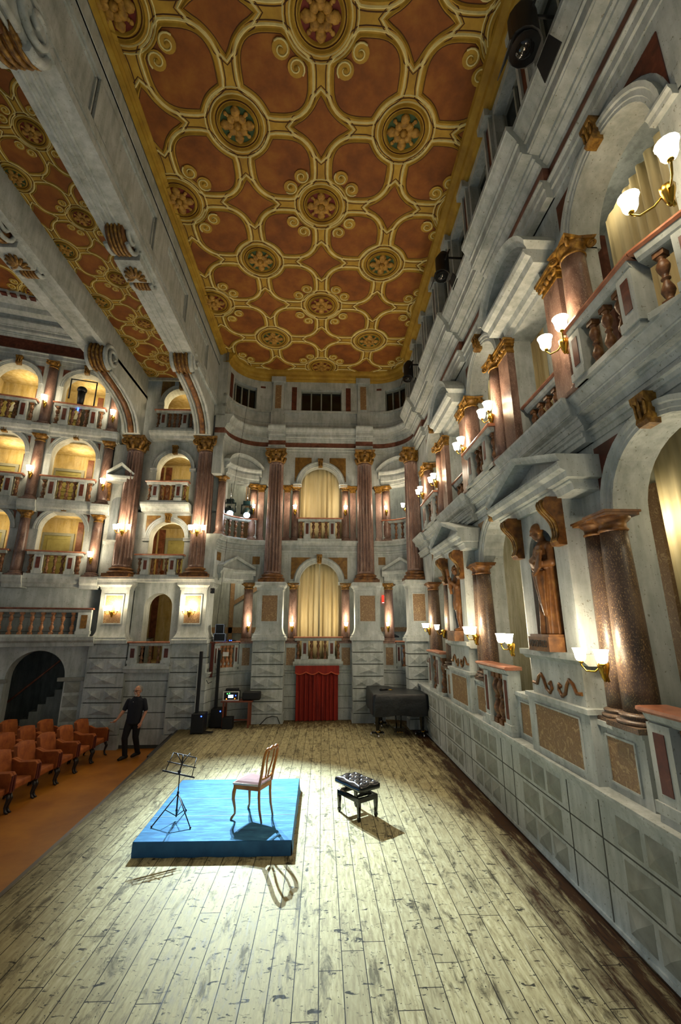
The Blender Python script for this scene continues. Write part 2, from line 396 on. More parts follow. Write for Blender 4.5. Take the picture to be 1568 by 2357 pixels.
def column(Mp,label,s,d,z0,z1,r,mat='marble',cap='tuscan',capmat='gold',basemat=None,flutes=0,bh=None,ch=None,group=None,taper=.86):
    o=thing('column',label,'column',Mp(s,d,z0),group)
    bh=bh or r*.95; ch=ch or r*1.3
    base_att(Mp,s,d,z0,bh,r).build('base',basemat or mat,o)
    za,zb=z0+bh-.004,z1-ch+.004; mb=MB(Mp); pr=[]
    for i in range(9):
        t=i/8; pr.append((r*(1-(1-taper)*t**1.6),za+(zb-za)*t))
    if flutes:
        pr=[pr[0]]+[(p[0],za+.06+(zb-za-.12)*i/8) for i,p in enumerate(pr)]+[pr[-1]]
        f0,f1=pr[1][1]+.005,pr[-2][1]-.005
        pr.insert(2,(pr[1][0],pr[1][1]+.03)); pr.insert(-2,(pr[-2][0],pr[-2][1]-.03))
        mb.lathe(s,d,pr,flutes*6,True,flute=flutes,depth=r*.24,fz=(f0,f1))
    else: mb.lathe(s,d,pr,28)
    mb.build('shaft',mat,o)
    rc=r*taper
    (cap_tuscan(Mp,s,d,z1-ch,z1,rc) if cap=='tuscan' else cap_ionic(Mp,s,d,z1-ch,z1,rc,cap=='corinthian')).build('capital',capmat,o)
    return o
def pilaster(Mp,label,s,w,d0,d1,z0,z1,mat='marble',capmat='gold',bh=.16,ch=.24,scroll=False,group=None):
    o=thing('pilaster',label,'pilaster',Mp(s,d0,z0),group)
    mb=MB(Mp); mb.box(s-w/2,s+w/2,d0,d1,z0+bh-.004,z1-ch+.004); mb.build('shaft',mat,o)
    mb=MB(Mp); e=.05
    for f,(a,b) in ((1.,(0,.4)),(.7,(.4,.7)),(.35,(.7,1))): mb.box(s-w/2-e*f,s+w/2+e*f,d0,d1+e*f,z0+bh*a,z0+bh*b)
    mb.build('base',mat,o)
    mb=MB(Mp); e=.07
    for f,(a,b) in ((.2,(0,.12)),(.05,(.12,.45)),(.4,(.45,.62)),(.8,(.62,.82)),(1.,(.82,1))): mb.box(s-w/2-e*f,s+w/2+e*f,d0,d1+e*f,z1-ch+ch*a,z1-ch+ch*b)
    if scroll:
        for sg in (-1,1): volute(mb,s+sg*w*.48,d1+.03,z1-ch*.5,ch*.26,(sg,0),wd=.02)
        for k in (-.25,0,.25): mb.ball((s+k*w,d1+.03,z1-ch*.55),w*.12,7,5,(1,.8,1.3))
    mb.build('capital',capmat,o); return o
BAL={}
def baluster_mesh(mat):
    if mat in BAL: return BAL[mat]
    mb=MB(); mb.box(-.055,.055,-.055,.055,0,.1); mb.box(-.055,.055,-.055,.055,.9,1.)
    pr=[(.045,.09),(.05,.12),(.032,.15),(.05,.2),(.066,.27),(.06,.33),(.036,.42),(.028,.47),(.045,.49),(.045,.51),(.028,.53),(.036,.58),(.06,.67),(.066,.73),(.05,.8),(.03,.85),(.048,.88),(.045,.91)]
    mb.lathe(0,0,pr,12); o=mb.build('baluster',mat); me=o.data; bpy.data.objects.remove(o); BAL[mat]=me; return me
def balustrade(Mp,label,s0,s1,d,z0,z1,layout,pw=.2,thick=.17,bmat='balust',pmat='redpanel',n=1,over=.04,group=None,rail='rail',returns=0.,plinth=.07):
    o=thing('balustrade',label,'balustrade',Mp((s0+s1)/2,d,z0),group); t=thick/2
    mb=MB(Mp); mb.prof(s0-over,s1+over,[(d-t-.02,z1-.05),(d+t+.03,z1-.05),(d+t+.05,z1-.03),(d+t+.045,z1-.005),(d+t+.01,z1),(d-t-.02,z1)],n)
    if returns: 
        for a in (s0-over,s1+over-thick-.06): mb.box(a,a+thick+.06,d-returns,d-t-.02,z1-.05,z1)
    mb.build('handrail',rail,o)
    mb=MB(Mp); mb.prof(s0,s1,[(d-t,z1-.13),(d+t*.7,z1-.13),(d+t,z1-.1),(d+t+.02,z1-.05),(d-t,z1-.05)],n)
    mb.build('coping','plaster',o)
    mb=MB(Mp); mb.prof(s0,s1,[(d-t,z0),(d+t+.01,z0),(d+t,z0+plinth),(d-t,z0+plinth)],n); mb.build('plinth','plaster',o)
    zb,zt=z0+plinth-.003,z1-.127
    nb=layout.count('b'); npost=layout.count('P'); rem=(s1-s0)-npost*pw
    cw=rem/max(nb,1); x=s0
    for ch in layout:
        if ch=='P':
            mb=MB(Mp); mb.box(x,x+pw,d-t,d+t,zb,zt); e=.02; mb.box(x-e,x+pw+e,d-t,d+t+e,zb,zb+.09); p=mb.build('post','plaster',o)
            q=pw*.26; m2=MB(Mp); m2.box(x+q,x+pw-q,d+t-.01,d+t+.006,zb+.16,zt-.07); m2.build('post_panel',pmat,p)
            x+=pw
        else:
            q=Mp(x+cw/2,d,zb); v=Vector(Mp(x+cw/2+.01,d,zb))-Vector(q)
            h=zt-zb; sx=min(1.15,cw*.92/.132,h*1.5)
            inst(baluster_mesh(bmat),'baluster',q,o,math.atan2(v.y,v.x),(sx,sx,h)); x+=cw
    return o
def lampshade_prof(r): return [(r*.35,0),(r*.62,r*.1),(r*.8,r*.5),(r*.86,r*1.1),(r*1.0,r*1.7),(r*1.12,r*1.95),(r*1.06,r*1.95),(r*.9,r*1.5),(r*.74,r*.5),(r*.3,r*.15)]
def sconce(Mp,label,s,d,z,n=1,R=.055,power=9,group=None,out=.16):
    o=thing('wall_sconce',label,'wall lamp',Mp(s,d,z),group)
    mb=MB(Mp); mb.tube([(s,d,z-.16),(s,d+.02,z-.11)],[.012,.022],8); mb.lathe(s,d+.035,[(.012,z-.16),(.03,z-.12),(.055,z-.03),(.06,z+.02),(.035,z+.035)],10)
    mb.build('backplate','brass',o)
    ds={1:[0],2:[-.9,.9],3:[-1.15,0,1.15]}[n]
    for a in ds:
        px,py=s+math.sin(a)*out*(1.15 if n>1 else .5),d+.03+math.cos(a)*out
        mb=MB(Mp); mb.tube([(s+math.sin(a)*.03,d+.05,z-.02),(s+(px-s)*.4,d+.03+(py-d-.03)*.4,z-.07),(s+(px-s)*.8,d+.03+(py-d-.03)*.8,z-.07),(px,py,z-.015),(px,py,z+.03)],.009,6)
        mb.lathe(px,py,[(.01,z+.0),(.026,z+.012),(.02,z+.03)],8)
        arm=mb.build('arm','brass',o)
        m2=MB(Mp); m2.lathe(px,py,[(r,z+.028+q) for r,q in lampshade_prof(R)],14)
        sh=m2.build('lamp_shade','shade',arm)
    L=bpy.data.lights.new('sconce_light','POINT'); L.energy=power*1.7*(1+.45*(n-1)); L.color=(1,.86,.64); L.shadow_soft_size=.06
    lo=bpy.data.objects.new('sconce_light',L); lo.location=Mp(s,d+out+.06,z+.26); COL.objects.link(lo)
    return o
def ped_tri(Mp,label,c,hw,z0,h,d0,d1,n=1,group=None):
    o=thing('pediment',label,'pediment',Mp(c,d0,z0),group); b=.09
    mb=MB(Mp); mb.prof(c-hw,c+hw,[(d0,z0-.12),(d1-.09,z0-.12),(d1-.08,z0-.05),(d1-.02,z0-.02),(d1,z0+.03),(d1,z0+.06),(d0,z0+.06)],max(n,4)); mb.build('base_cornice','plaster',o)
    k=max(n,4)
    for sg in (-1,1):
        mb=MB(Mp); rings=[]
        for i in range(k+1):
            t=i/k; x=c+sg*hw*(1-t); zz=z0+.06+(h-.06)*t
            rings.append([mb.pt(x,d0,zz-.0),mb.pt(x,d1-.03,zz),mb.pt(x,d1,zz+b*.5),mb.pt(x,d1+.02,zz+b),mb.pt(x,d0,zz+b)])
        for p,q in zip(rings,rings[1:]):
            for j in range(5): mb.face((p[j],p[(j+1)%5],q[(j+1)%5],q[j]))
        mb.face(rings[0]); mb.face(rings[-1]); mb.build('raking_cornice','plaster',o)
    mb=MB(Mp); dm=d0+(d1-d0)*.45
    for i in range(k):
        xa,xb=c-hw+2*hw*i/k,c-hw+2*hw*(i+1)/k
        za,zb=[z0+.05+(h-.05)*(1-abs(x-c)/hw) for x in (xa,xb)]
        mb.quad((xa,dm,z0+.04),(xb,dm,z0+.04),(xb,dm,zb+.02),(xa,dm,za+.02))
    mb.build('tympanum','plaster',o); return o
def ped_seg(Mp,label,c,hw,z0,h,d0,d1,group=None):
    o=thing('pediment',label,'pediment',Mp(c,d0,z0),group)
    mb=MB(Mp); mb.prof(c-hw,c+hw,[(d0,z0-.16),(d1-.12,z0-.16),(d1-.1,z0-.06),(d1-.03,z0-.03),(d1,z0+.02),(d1,z0+.06),(d0,z0+.06)],8); mb.build('base_cornice','plaster',o)
    R_=(hw*hw+h*h)/(2*h); zc=z0+.06+h-R_; a=math.asin(min(1,hw/R_))
    mb=MB(Mp); arc_sweep(mb,c,zc,[(R_-.02,d0),(R_-.02,d1-.06),(R_+.02,d1-.04),(R_+.05,d1),(R_+.11,d1+.03),(R_+.11,d0)],PI/2-a,PI/2+a,16); mb.build('curved_cornice','plaster',o)
    mb=MB(Mp); dm=d0+(d1-d0)*.4; P=arc(c,zc,R_,PI/2-a,PI/2+a,16)
    for (x,z),(x2,z2) in zip(P,P[1:]): mb.quad((x,dm,z0),(x2,dm,z0),(x2,dm,z2),(x,dm,z))
    mb.build('tympanum','plaster',o); return o
def rust_pier(Mp,label,s0,s1,d0,d1,z0,rows,rh,side=True,group=None,first=1):
    o=thing('rusticated_pier',label,'pier',Mp((s0+s1)/2,d1,z0),group)
    mb=MB(Mp); zt=z0+len(rows)*0
    z=z0; mb.k=0
    H_=sum(rh)
    mb.k=1; mb.box(s0+.03,s1-.03,d0,d1-.03,z0,z0+H_); mb.k=0
    for k,h in zip(rows,rh):
        if k==0: mb.box(s0-.03,s1+.03,d0,d1+.02,z,z+h-.004)
        else:
            mb.box(s0,s1,d0,d1,z+.014,z+h-.014)
            mb.k=0
            if k==1: mb.pyr(s0+(s1-s0)*.2,s1-(s1-s0)*.2,z+h*.22,z+h*.82,d1+.001,.075)
            else:
                for a,b in ((.08,.46),(.54,.92)): mb.pyr(s0+(s1-s0)*a,s0+(s1-s0)*b,z+h*.22,z+h*.82,d1+.001,.075)
            mb.k=0
        z+=h
    mb.build('rusticated_body',['plaster','joint_and_shade'],o); return o,z
def pedestal(Mp,label,s0,s1,d0,d1,z0,z1,panel='breccia',flare=.4,e=.1,group=None,capped=True):
    o=thing('pedestal',label,'pedestal',Mp((s0+s1)/2,d1,z0),group)
    def loop(off,z): return [(s0-off,d0,z),(s0-off,d1+off,z),(s1+off,d1+off,z),(s1+off,d0,z)]
    def stack(mb,rows):
        rings=[[mb.pt(*p) for p in loop(o_,z)] for o_,z in rows]
        for p,q in zip(rings,rings[1:]):
            for j in range(4): mb.face((p[j],p[(j+1)%4],q[(j+1)%4],q[j]))
        mb.face(rings[0]); mb.face(rings[-1])
    mb=MB(Mp)
    stack(mb,[(e+.06,z0),(e+.06,z0+.1),(e+.02,z0+.12),(e+.02,z0+.17)]+[(e*(1-i/6)**2.2,z0+.17+(flare-.17)*i/6) for i in range(7)]+[(0,z0+flare),(0,z1-.24)])
    body=mb.build('die','plaster',o)
    mb=MB(Mp); stack(mb,[(.02,z1-.25),(.03,z1-.18),(.1,z1-.11),(.1,z1-.02),(.08,z1)]); mb.build('cap','plaster',o)
    w=s1-s0; a,b,c0,c1=s0+w*.2,s1-w*.2,z0+flare+.16,z1-.42
    mb=MB(Mp); f=.035
    for q in ((a-f,b+f,c0-f,c0),(a-f,b+f,c1,c1+f),(a-f,a,c0,c1),(b,b+f,c0,c1)): mb.box(q[0],q[1],d1-.005,d1+.025,q[2],q[3])
    mb.build('panel_frame','plaster',o)
    mb=MB(Mp); mb.box(a,b,d1-.005,d1+.006,c0,c1); mb.build('marble_panel',panel,o); return o
def panel_block(Mp,label,s0,s1,d0,d1,z0,z1,panel='breccia',n=1,group=None,m=.14):
    o=thing('pedestal_block',label,'pedestal',Mp((s0+s1)/2,d1,z0),group)
    mb=MB(Mp); mb.box(s0,s1,d0,d1,z0,z1-.05,n); mb.box(s0-.02,s1+.02,d0,d1+.03,z1-.052,z1,n); mb.build('block','plaster',o)
    mb=MB(Mp); a,b,c0,c1=s0+min(m,(s1-s0)*.22),s1-min(m,(s1-s0)*.22),z0+.1,z1-.13; f=.02
    for q in ((a-f,b+f,c0-f,c0),(a-f,b+f,c1,c1+f),(a-f,a,c0,c1),(b,b+f,c0,c1)): mb.box(q[0],q[1],d1-.003,d1+.015,q[2],q[3],n)
    mb.build('panel_frame','plaster',o)
    mb=MB(Mp); mb.box(a,b,d1-.003,d1+.004,c0,c1,n); mb.build('marble_panel',panel,o); return o
def entab(Mp,name,s0,s1,z,hs,d,prj,n=1,frieze='plaster',breaks=(),bd=.12):
    """architrave / frieze / cornice from z upward, hs heights, d plane, prj cornice projection"""
    a,f,c=hs
    def run(x0,x1,dd,n):
        mb=MB(Mp); mb.prof(x0,x1,[(d-.3,z),(dd+.02,z),(dd+.02,z+a*.45),(dd+.045,z+a*.5),(dd+.045,z+a*.85),(dd+.08,z+a*.92),(dd+.08,z+a),(d-.3,z+a)],n)
        mb.k=1; mb.prof(x0,x1,[(d-.3,z+a),(dd+.02,z+a),(dd+.02,z+a+f),(d-.3,z+a+f)],n); mb.k=0
        zc=z+a+f; mb.prof(x0,x1,[(d-.3,zc),(dd+.03,zc),(dd+.04,zc+c*.06),(dd+prj*.22,zc+c*.14),(dd+prj*.22,zc+c*.2),(dd+prj*.3,zc+c*.22),(dd+prj*.3,zc+c*.3),(dd+prj*.6,zc+c*.33),(dd+prj*.6,zc+c*.36),(dd+prj*.66,zc+c*.36),(dd+prj*.66,zc+c*.56),(dd+prj*.72,zc+c*.58),(dd+prj*.72,zc+c*.63),(dd+prj*.78,zc+c*.7),(dd+prj*.92,zc+c*.82),(dd+prj*.97,zc+c*.88),(dd+prj,zc+c*.9),(dd+prj,zc+c),(d-.3,zc+c)],n)
        return mb
    o=run(s0,s1,d,n).build(name,['plaster',frieze]); struct(o)
    for i,(b0,b1) in enumerate(breaks):
        q=run(b0,b1,d+bd,4).build(name,['plaster',frieze]); struct(q)
    return o
def curtain(Mp,label,s0,s1,d,z0,z1,folds,amp=.05,mat='curtain',name='curtain',group=None,top=None,nz=6):
    mb=MB(Mp); n=folds*8; rows=[]
    for j in range(nz+1):
        z=z0+(z1-z0)*j/nz; row=[]
        for i in range(n+1):
            t=i/n; ph=t*folds*2*PI
            am=amp*(1-.35*j/nz)*(.7+.5*math.sin(t*11+1)); zz=z if top is None else z0+(top(s0+(s1-s0)*t)-z0)*j/nz
            row.append((s0+(s1-s0)*t+.008*math.sin(ph*1.7+j),d+am*math.sin(ph+.5*math.sin(t*17)),zz))
        rows.append(row)
    F=[[mb.pt(*p) for p in r] for r in rows]; B=[[mb.pt(p[0],p[1]-.02,p[2]) for p in r] for r in rows]
    for j in range(nz):
        for i in range(n):
            mb.face((F[j][i],F[j][i+1],F[j+1][i+1],F[j+1][i]),True); mb.face((B[j][i],B[j+1][i],B[j+1][i+1],B[j][i+1]),True)
    for j in range(nz): mb.face((F[j][0],F[j+1][0],B[j+1][0],B[j][0])); mb.face((F[j][n],B[j][n],B[j+1][n],F[j+1][n]))
    for i in range(n): mb.face((F[0][i],B[0][i],B[0][i+1],F[0][i+1])); mb.face((F[nz][i],F[nz][i+1],B[nz][i+1],B[nz][i]))
    o=mb.build(name,mat); tag(o,label,'curtain',group); return o
def console(Mp,label,s,w,d0,z0,z1,out,mat='console',group=None):
    """S-shaped bracket hanging below an entablature: big scroll on top, small one below"""
    o=thing('console_bracket',label,'bracket',Mp(s,d0,z0),group)
    h=z1-z0; pr=[]
    for i in range(15):
        t=i/14; z=z1-h*t; dd=d0+out*(.32+.68*math.exp(-((t-.16)/.26)**2))+out*.16*math.exp(-((t-.93)/.08)**2); pr.append((dd,z))
    mb=MB(Mp); mb.prof(s-w/2,s+w/2,[(d0,z1)]+pr+[(d0,z0)],1); mb.build('scroll_body',mat,o)
    mb=MB(Mp)
    for k in (-.3,0,.3): mb.tube([(s+k*w,p[0]+.005,p[1]) for p in pr[1:-1]],w*.1,5)
    mb.build('acanthus_ribs','gold',o); return o
def window(Mp,name,s0,s1,d,z0,z1,n=4,curve=1,dep=.22):
    mb=MB(Mp); mb.box(s0,s1,d-dep-.02,d-dep,z0,z1,curve); o=mb.build(name,'darkglass'); struct(o)
    mb=MB(Mp); f=.045
    for i in range(n+1):
        x=s0+(s1-s0)*i/n; mb.box(x-f/2,x+f/2,d-dep,d-dep+.05,z0,z1)
    mb.box(s0,s1,d-dep,d-dep+.05,z0,z0+f,curve); mb.box(s0,s1,d-dep,d-dep+.05,z1-f,z1,curve); mb.build('window_frame','winframe',o)
    return o
def slab(name,mat,x0,x1,y0,y1,z0,z1):
    mb=MB(); mb.box(x0,x1,y0,y1,z0,z1); return struct(mb.build(name,mat))
# ================================================================ setting: floors
mb=MB(); mb.poly([(2.95,1.2,0),(2.95,14.9,0),(-4.05,14.9,0),(-3.98,13.6,0),(-3.55,8.2,0),(-3.4,5.6,0),(-3.3,1.2,0)])
struct(mb.build('floor','planks'))
mb=MB(); P=[(-3.3,1.2),(-3.4,5.6),(-3.55,8.2),(-3.98,13.6),(-4.0,13.9)]
for p,q in zip(P,P[1:]): mb.quad((p[0],p[1],-.006),(q[0],q[1],-.006),(q[0]+.03,q[1],-.6),(p[0]+.03,p[1],-.6)); mb.quad((p[0]-.06,p[1],-.005),(q[0]-.06,q[1],-.005),(q[0],q[1],-.005),(p[0],p[1],-.005)); mb.quad((p[0]-.06,p[1],-.005),(q[0]-.06,q[1],-.005),(q[0]-.06,q[1],-.04),(p[0]-.06,p[1],-.04))
struct(mb.build('trim_stage_edge','blackwood'))
mb=MB(); mb.quad((-16,0,-.5),(-3.2,0,-.5),(-3.2,16.5,-.5),(-16,16.5,-.5)); struct(mb.build('floor_auditorium','orangefloor'))
# ================================================================ far wall of the stage
NS=34
def grooves(d,z0,z1,h,g=.012,dp=.02):
    pr=[(d-.25,z0)]; z=z0
    while z<z1-.05:
        e=min(z+h,z1); pr+=[(d,z),(d,e-g),(d-dp,e-g),(d-dp,e)]; z=e
    return pr+[(d-.25,z1)]
F0,F1=-4.0,3.76
mb=MB(FWm); mb.prof(F0,F1,grooves(0,0,1.36,.34),NS); struct(mb.build('wall_back','plaster'))
mb=MB(FWm)
for z in (.334,.674,1.014): mb.box(F0,F1,-.1,.002,z-.007,z+.007,NS)
struct(mb.build('trim_40','joint_and_shade'))
mb=MB(FWm); mb.prof(F0,F1,[(-.25,1.36),(.02,1.36),(.04,1.4),(.03,1.42),(.07,1.46),(.07,1.5),(-.25,1.5)],NS); struct(mb.build('trim_1','plaster'))
mb=MB(FWm)
for a,b in ((F0,-2.62),(-2.2,-1.2),(1.0,2.0),(2.4,F1)): mb.box(a,b,-.25,-.02,1.5,1.74,8)
mb.box(-1.25,1.02,-.25,-.02,1.5,1.74,2); struct(mb.build('wall_back_parapet','plaster'))
mb=MB(FWm); arch_plate(mb,-1.92,1.68,4.15,5.1,CX,.66,4.2,-.3,0); mb.box(F0,-1.92,-.3,0,4.15,5.1,12); mb.box(1.68,F1,-.3,0,4.15,5.1,12); struct(mb.build('wall_back_lower_arcade','plaster'))
mb=MB(FWm); arch_plate(mb,-1.92,1.68,7.55,8.75,CX,.68,7.6,-.3,0); mb.box(F0,-1.92,-.3,0,7.55,8.75,12); mb.box(1.68,F1,-.3,0,7.55,8.75,12); struct(mb.build('wall_back_upper_arcade','plaster'))
entab(FWm,'trim_2',F0,F1,5.1,(.15,.08,.24),0,.16,NS)
entab(FWm,'trim_3',F0,F1,8.75,(.22,.19,.5),0,.27,NS,'frieze',[(-1.97,-1.37),(1.13,1.73)],.2)
# attic
mb=MB(FWm)
for a,b,c0,c1,n in ((F0,F1,9.6,10.43,NS),(F0,F1,11.32,12.05,NS),(F0,-3.45,10.43,11.32,4),(-2.5,-.87,10.43,11.32,4),(.63,2.26,10.43,11.32,4),(3.21,F1,10.43,11.32,4)): mb.box(a,b,-.35,0,c0,c1,n)
struct(mb.build('wall_back_attic','plaster'))
for i,(a,b,n) in enumerate(((-.87,.63,1),(-3.45,-2.5,6),(2.26,3.21,6))): window(FWm,f'window_{i+1}',a,b,0,10.43,11.32,4,n)
mb=MB(FWm)
for z0,z1,d in ((10.34,10.43,.05),(9.95,10.05,.03)): mb.box(F0,F1,-.1,d,z0,z1,NS)
for a in (-1.7,1.43): mb.box(a-.24,a+.24,-.1,.12,9.6,10.34); mb.box(a-.2,a+.2,-.1,.09,10.34,11.6); mb.box(a-.26,a+.26,-.1,.16,11.55,11.75)
struct(mb.build('trim_4','plaster'))
mb=MB(FWm)
for a in (-1.7,1.43): mb.box(a-.11,a+.11,0,.1,10.48,11.42)
struct(mb.build('trim_5','breccia'))
mb=MB(FWm)
for a in (-1.12,.88,-2.28,2.04,-3.62,3.38): mb.box(a-.09,a+.09,-.05,.012,10.45,11.4)
struct(mb.build('trim_6','redpanel'))
mb=MB(FWm); mb.prof(F0,F1,[(-.2,11.62),(.02,11.62),(.05,11.7),(.04,11.72),(.1,11.78),(.12,11.86),(.2,11.92),(.22,12.0),(-.2,12.0)],NS); struct(mb.build('trim_7','ceil_ochre'))
# rooms behind the far wall
slab('wall_back_room','greywall',-4.6,4.2,16.1,16.2,0,8.8)
slab('floor_back_room','plaster',-4.4,4.0,14.75,16.1,1.3,1.45); slab('floor_back_gallery','plaster',-4.4,4.0,14.75,16.1,5.25,5.45); slab('ceiling_back_room','greywall',-4.4,4.0,14.8,16.1,8.6,8.7)
mb=MB()
for x in (-2.75,-3.25,2.35): mb.box(x-.07,x+.07,16.03,16.11,1.5,4.9)
for x in (-2.9,2.5): mb.box(x-.07,x+.07,16.03,16.11,5.5,8.5)
mb.box(-3.9,-2.0,16.03,16.11,2.55,2.75); mb.box(1.7,3.6,16.03,16.11,2.6,2.75); mb.poly([(-3.2,16.06,3.5),(-3.2,16.06,3.66),(-2.0,16.06,4.45),(-2.0,16.06,4.28)])
struct(mb.build('trim_8','breccia'))
# piers, pedestals, giant columns
RH=[.26]+[.35]*6
for sx,lab,nm in ((-1.66,'left','left of the red door curtain'),(1.43,'right','right of the red door curtain')):
    k=.49; rust_pier(FWm,f'grey pier of faceted blocks {nm}',sx-k,sx+k,0,.5,0,[0,2,1,2,1,2,1],RH)
    pedestal(FWm,f'tall grey pedestal with marble panel on the pier {nm}',sx-.4,sx+.4,0,.5,2.36,4.15,flare=.42,e=.08)
    column(FWm,f'giant fluted red-brown column {lab} of the far central arches',sx,.12,4.15,8.76,.285,'marble','corinthian',flutes=15,bh=.3,ch=.46,basemat='console')
for sx,lab in ((-1.0,'left'),(.76,'right')):
    panel_block(FWm,f'small pedestal with marble panel {lab} of the far balcony',sx-.24,sx+.26 if sx<0 else sx+.24,-.2,.05,1.5,2.26)
    column(FWm,f'plain brown column {lab} of the lower far arch with cream curtains',sx+(.03 if sx<0 else 0),-.1,2.26,4.16,.15)
    column(FWm,f'pink-brown column {lab} of the upper far arch',sx+(.03 if sx<0 else 0),-.1,5.57,7.56,.135)
    pilaster(FWm,f'pink-brown pilaster beside the giant column {lab} of the upper far arch',sx+(-.27 if sx<0 else .27),.2,-.2,-.06,5.57,7.56)
for sx,lab in ((-2.41,'left'),(2.17,'right')):
    panel_block(FWm,f'small pedestal with marble panel in the {lab} curved corner of the far wall',sx-.22,sx+.22,-.2,.05,1.5,2.26,n=3)
    column(FWm,f'plain brown column in the lower {lab} curved bay of the far wall',sx,-.1,2.26,4.16,.15)
    column(FWm,f'pink-brown column in the upper {lab} curved bay of the far wall',sx,-.1,5.57,7.56,.135)
    q=-.1 if sx<0 else .1
    pilaster(FWm,f'pink-brown pilaster outside the {lab} giant column of the upper far wall',sx-q*2.4,.2,-.2,-.06,5.57,7.56)
    if sx<0: column(FWm,f'slim pink column at the {lab} outer end of the upper curved bay',(-3.62 if sx<0 else 3.4),-.08,5.57,7.56,.13)
    c=-2.95 if sx<0 else 2.71
    mb=MB(FWm); mb.prof(c-.66,c+.66,[(0,4.17),(.05,4.17),(.06,4.23),(.1,4.25),(.1,4.4),(0,4.4)],10); struct(mb.build('trim_9','plaster'))
    ped_tri(FWm,f'grey triangular pediment over the {lab} curved bay of the far wall',c,.74,4.5,.4,0,.2,8)
    mb=MB(FWm); mb.prof(c-.7,c+.7,[(0,7.6),(.05,7.6),(.06,7.7),(.1,7.72),(.12,7.86),(0,7.86)],10); struct(mb.build('trim_10','plaster'))
    ped_seg(FWm,f'grey curved pediment over the {lab} upper bay of the far wall',c,.78,8.0,.36,0,.2)
    balustrade(FWm,f'upper balustrade of brown balusters in the {lab} curved bay',min(c-.66,c+.5),max(c+.66,c-.5),-.08,5.57,6.34,'PbbbbbP',.1,n=10)
    mb=MB(FWm)
    for a in (c-.72,c+.72): mb.box(a-.12,a+.12,-.02,.012,4.78,5.04,3)
    struct(mb.build('trim_11','ochrepanel'))
balustrade(FWm,'lower balustrade below the equipment cases in the left curved bay',-3.62,-2.66,-.02,1.5,2.34,'PPbbbbP',.14,n=8,bmat='balustred')
balustrade(FWm,'lower balustrade behind the piano in the right curved bay',2.42,3.4,-.02,1.5,2.34,'PbbbbP',.14,n=8,bmat='balustred')
balustrade(FWm,'balcony balustrade above the red door curtain',-.86,.62,.12,1.72,2.47,'bPbbbPb',.2,pmat='redpanel')
balustrade(FWm,'upper balcony balustrade in front of the far upper curtain',-.86,.62,.08,5.57,6.36,'bPbbbPb',.2)
mb=MB(FWm); mb.prof(-.9,.66,[(0,1.58),(.2,1.58),(.26,1.66),(.26,1.72),(-.1,1.72),(-.1,1.58)]); struct(mb.build('trim_12','plaster'))
arch(FWm,'grey lower arch with gilt keystone at the far end',CX,.66,4.2,w=.15,panels='ochrepanel',ztop=5.08)
arch(FWm,'grey upper arch with gilt keystone at the far end',CX,.68,7.6,w=.15,panels='ochrepanel',ztop=8.66,impost=.12)
curtain(FWm,'left cream curtain in the lower far arch',-.84,-.12,-.32,1.75,4.95,5)
curtain(FWm,'right cream curtain in the lower far arch',-.1,.62,-.32,1.75,4.95,5)
curtain(FWm,'closed cream curtain in the upper far arch',-.86,.64,-.36,5.6,8.4,9)
# red door curtain
o=thing('door_curtain','red velvet curtain with scalloped valance over the central door','curtain',FWm(-.14,.1,0))
c=curtain(FWm,'','',0,0,0,1) if False else None
mb=MB(FWm); n=120; rows=[]
for z in (0.01,.5,1.0,1.66):
    rows.append([(-.8+1.31*i/n,.13+.04*math.sin(i*.52+.6*math.sin(i*.13))+(0.03 if i<n/2 else -.01),z) for i in range(n+1)])
Fv=[[mb.pt(*p) for p in r] for r in rows]; Bv=[[mb.pt(p[0],p[1]-.02,p[2]) for p in r] for r in rows]
for j in range(3):
    for i in range(n): mb.face((Fv[j][i],Fv[j][i+1],Fv[j+1][i+1],Fv[j+1][i]),True); mb.face((Bv[j][i],Bv[j+1][i],Bv[j+1][i+1],Bv[j][i+1]),True)
mb.build('drape','redvelvet',o)
mb=MB(FWm); pts=[]
for i in range(61):
    t=i/60; pts.append((-.83+1.37*t,1.4-.07*abs(math.sin(t*PI*3.5+.4))))
mb.extr(pts+[(.54,1.7),(-.83,1.7)],.19,.215); v=mb.build('valance','redvelvet',o)
mb=MB(FWm); mb.tube([(p[0],.215,p[1]+.012) for p in pts],.017,6); mb.build('braid','redtrim',v)
# ================================================================ right wall (back wall of the stage)
T=3.77; AC=[3.6,7.42,11.2]; AE=[5.52,9.31]
R0,R1=1.9,13.25
mb=MB(RW); mb.prof(R0,R1,[(-.2,0),(.28,0),(.28,.03),(.3,.03),(.3,.06),(.28,.06),(.28,.4),(.265,.4),(.265,.412),(.28,.412),(.28,.75),(.265,.75),(.265,.762),(.28,.762),(.28,1.1),(-.2,1.1)],1); struct(mb.build('wall_right','plaster'))
mb=MB(RW)
for c in (4.1,6.2,8.15,10.0,12.0):
    for z0,z1,k in ((.09,.38,((-.55,-.22),(-.16,.16),(.22,.55))),(.43,.73,((-.5,-.05),(.05,.5))),(.78,1.07,((-.55,-.22),(-.16,.16),(.22,.55)))):
        for a,b in k: mb.pyr(c+a,c+b,z0+.02,z1-.02,.281,.045)
struct(mb.build('trim_13','panelgrey'))
mb=MB(RW)
for s in (3.3,4.9,5.5,7.0,7.4,8.9,9.3,10.7,11.2,12.8): mb.box(s-.008,s+.008,.27,.283,.06,1.1)
for z in (.406,.756): mb.box(R0,R1,.26,.2805,z-.008,z+.008)
struct(mb.build('trim_14','joint_and_shade'))
mb=MB(RW); mb.prof(R0,R1,[(-.2,1.1),(.29,1.1),(.3,1.14),(.33,1.15),(.34,1.19),(.36,1.2),(.36,1.23),(-.2,1.23)],1); struct(mb.build('trim_15','plaster'))
mb=MB(RW)
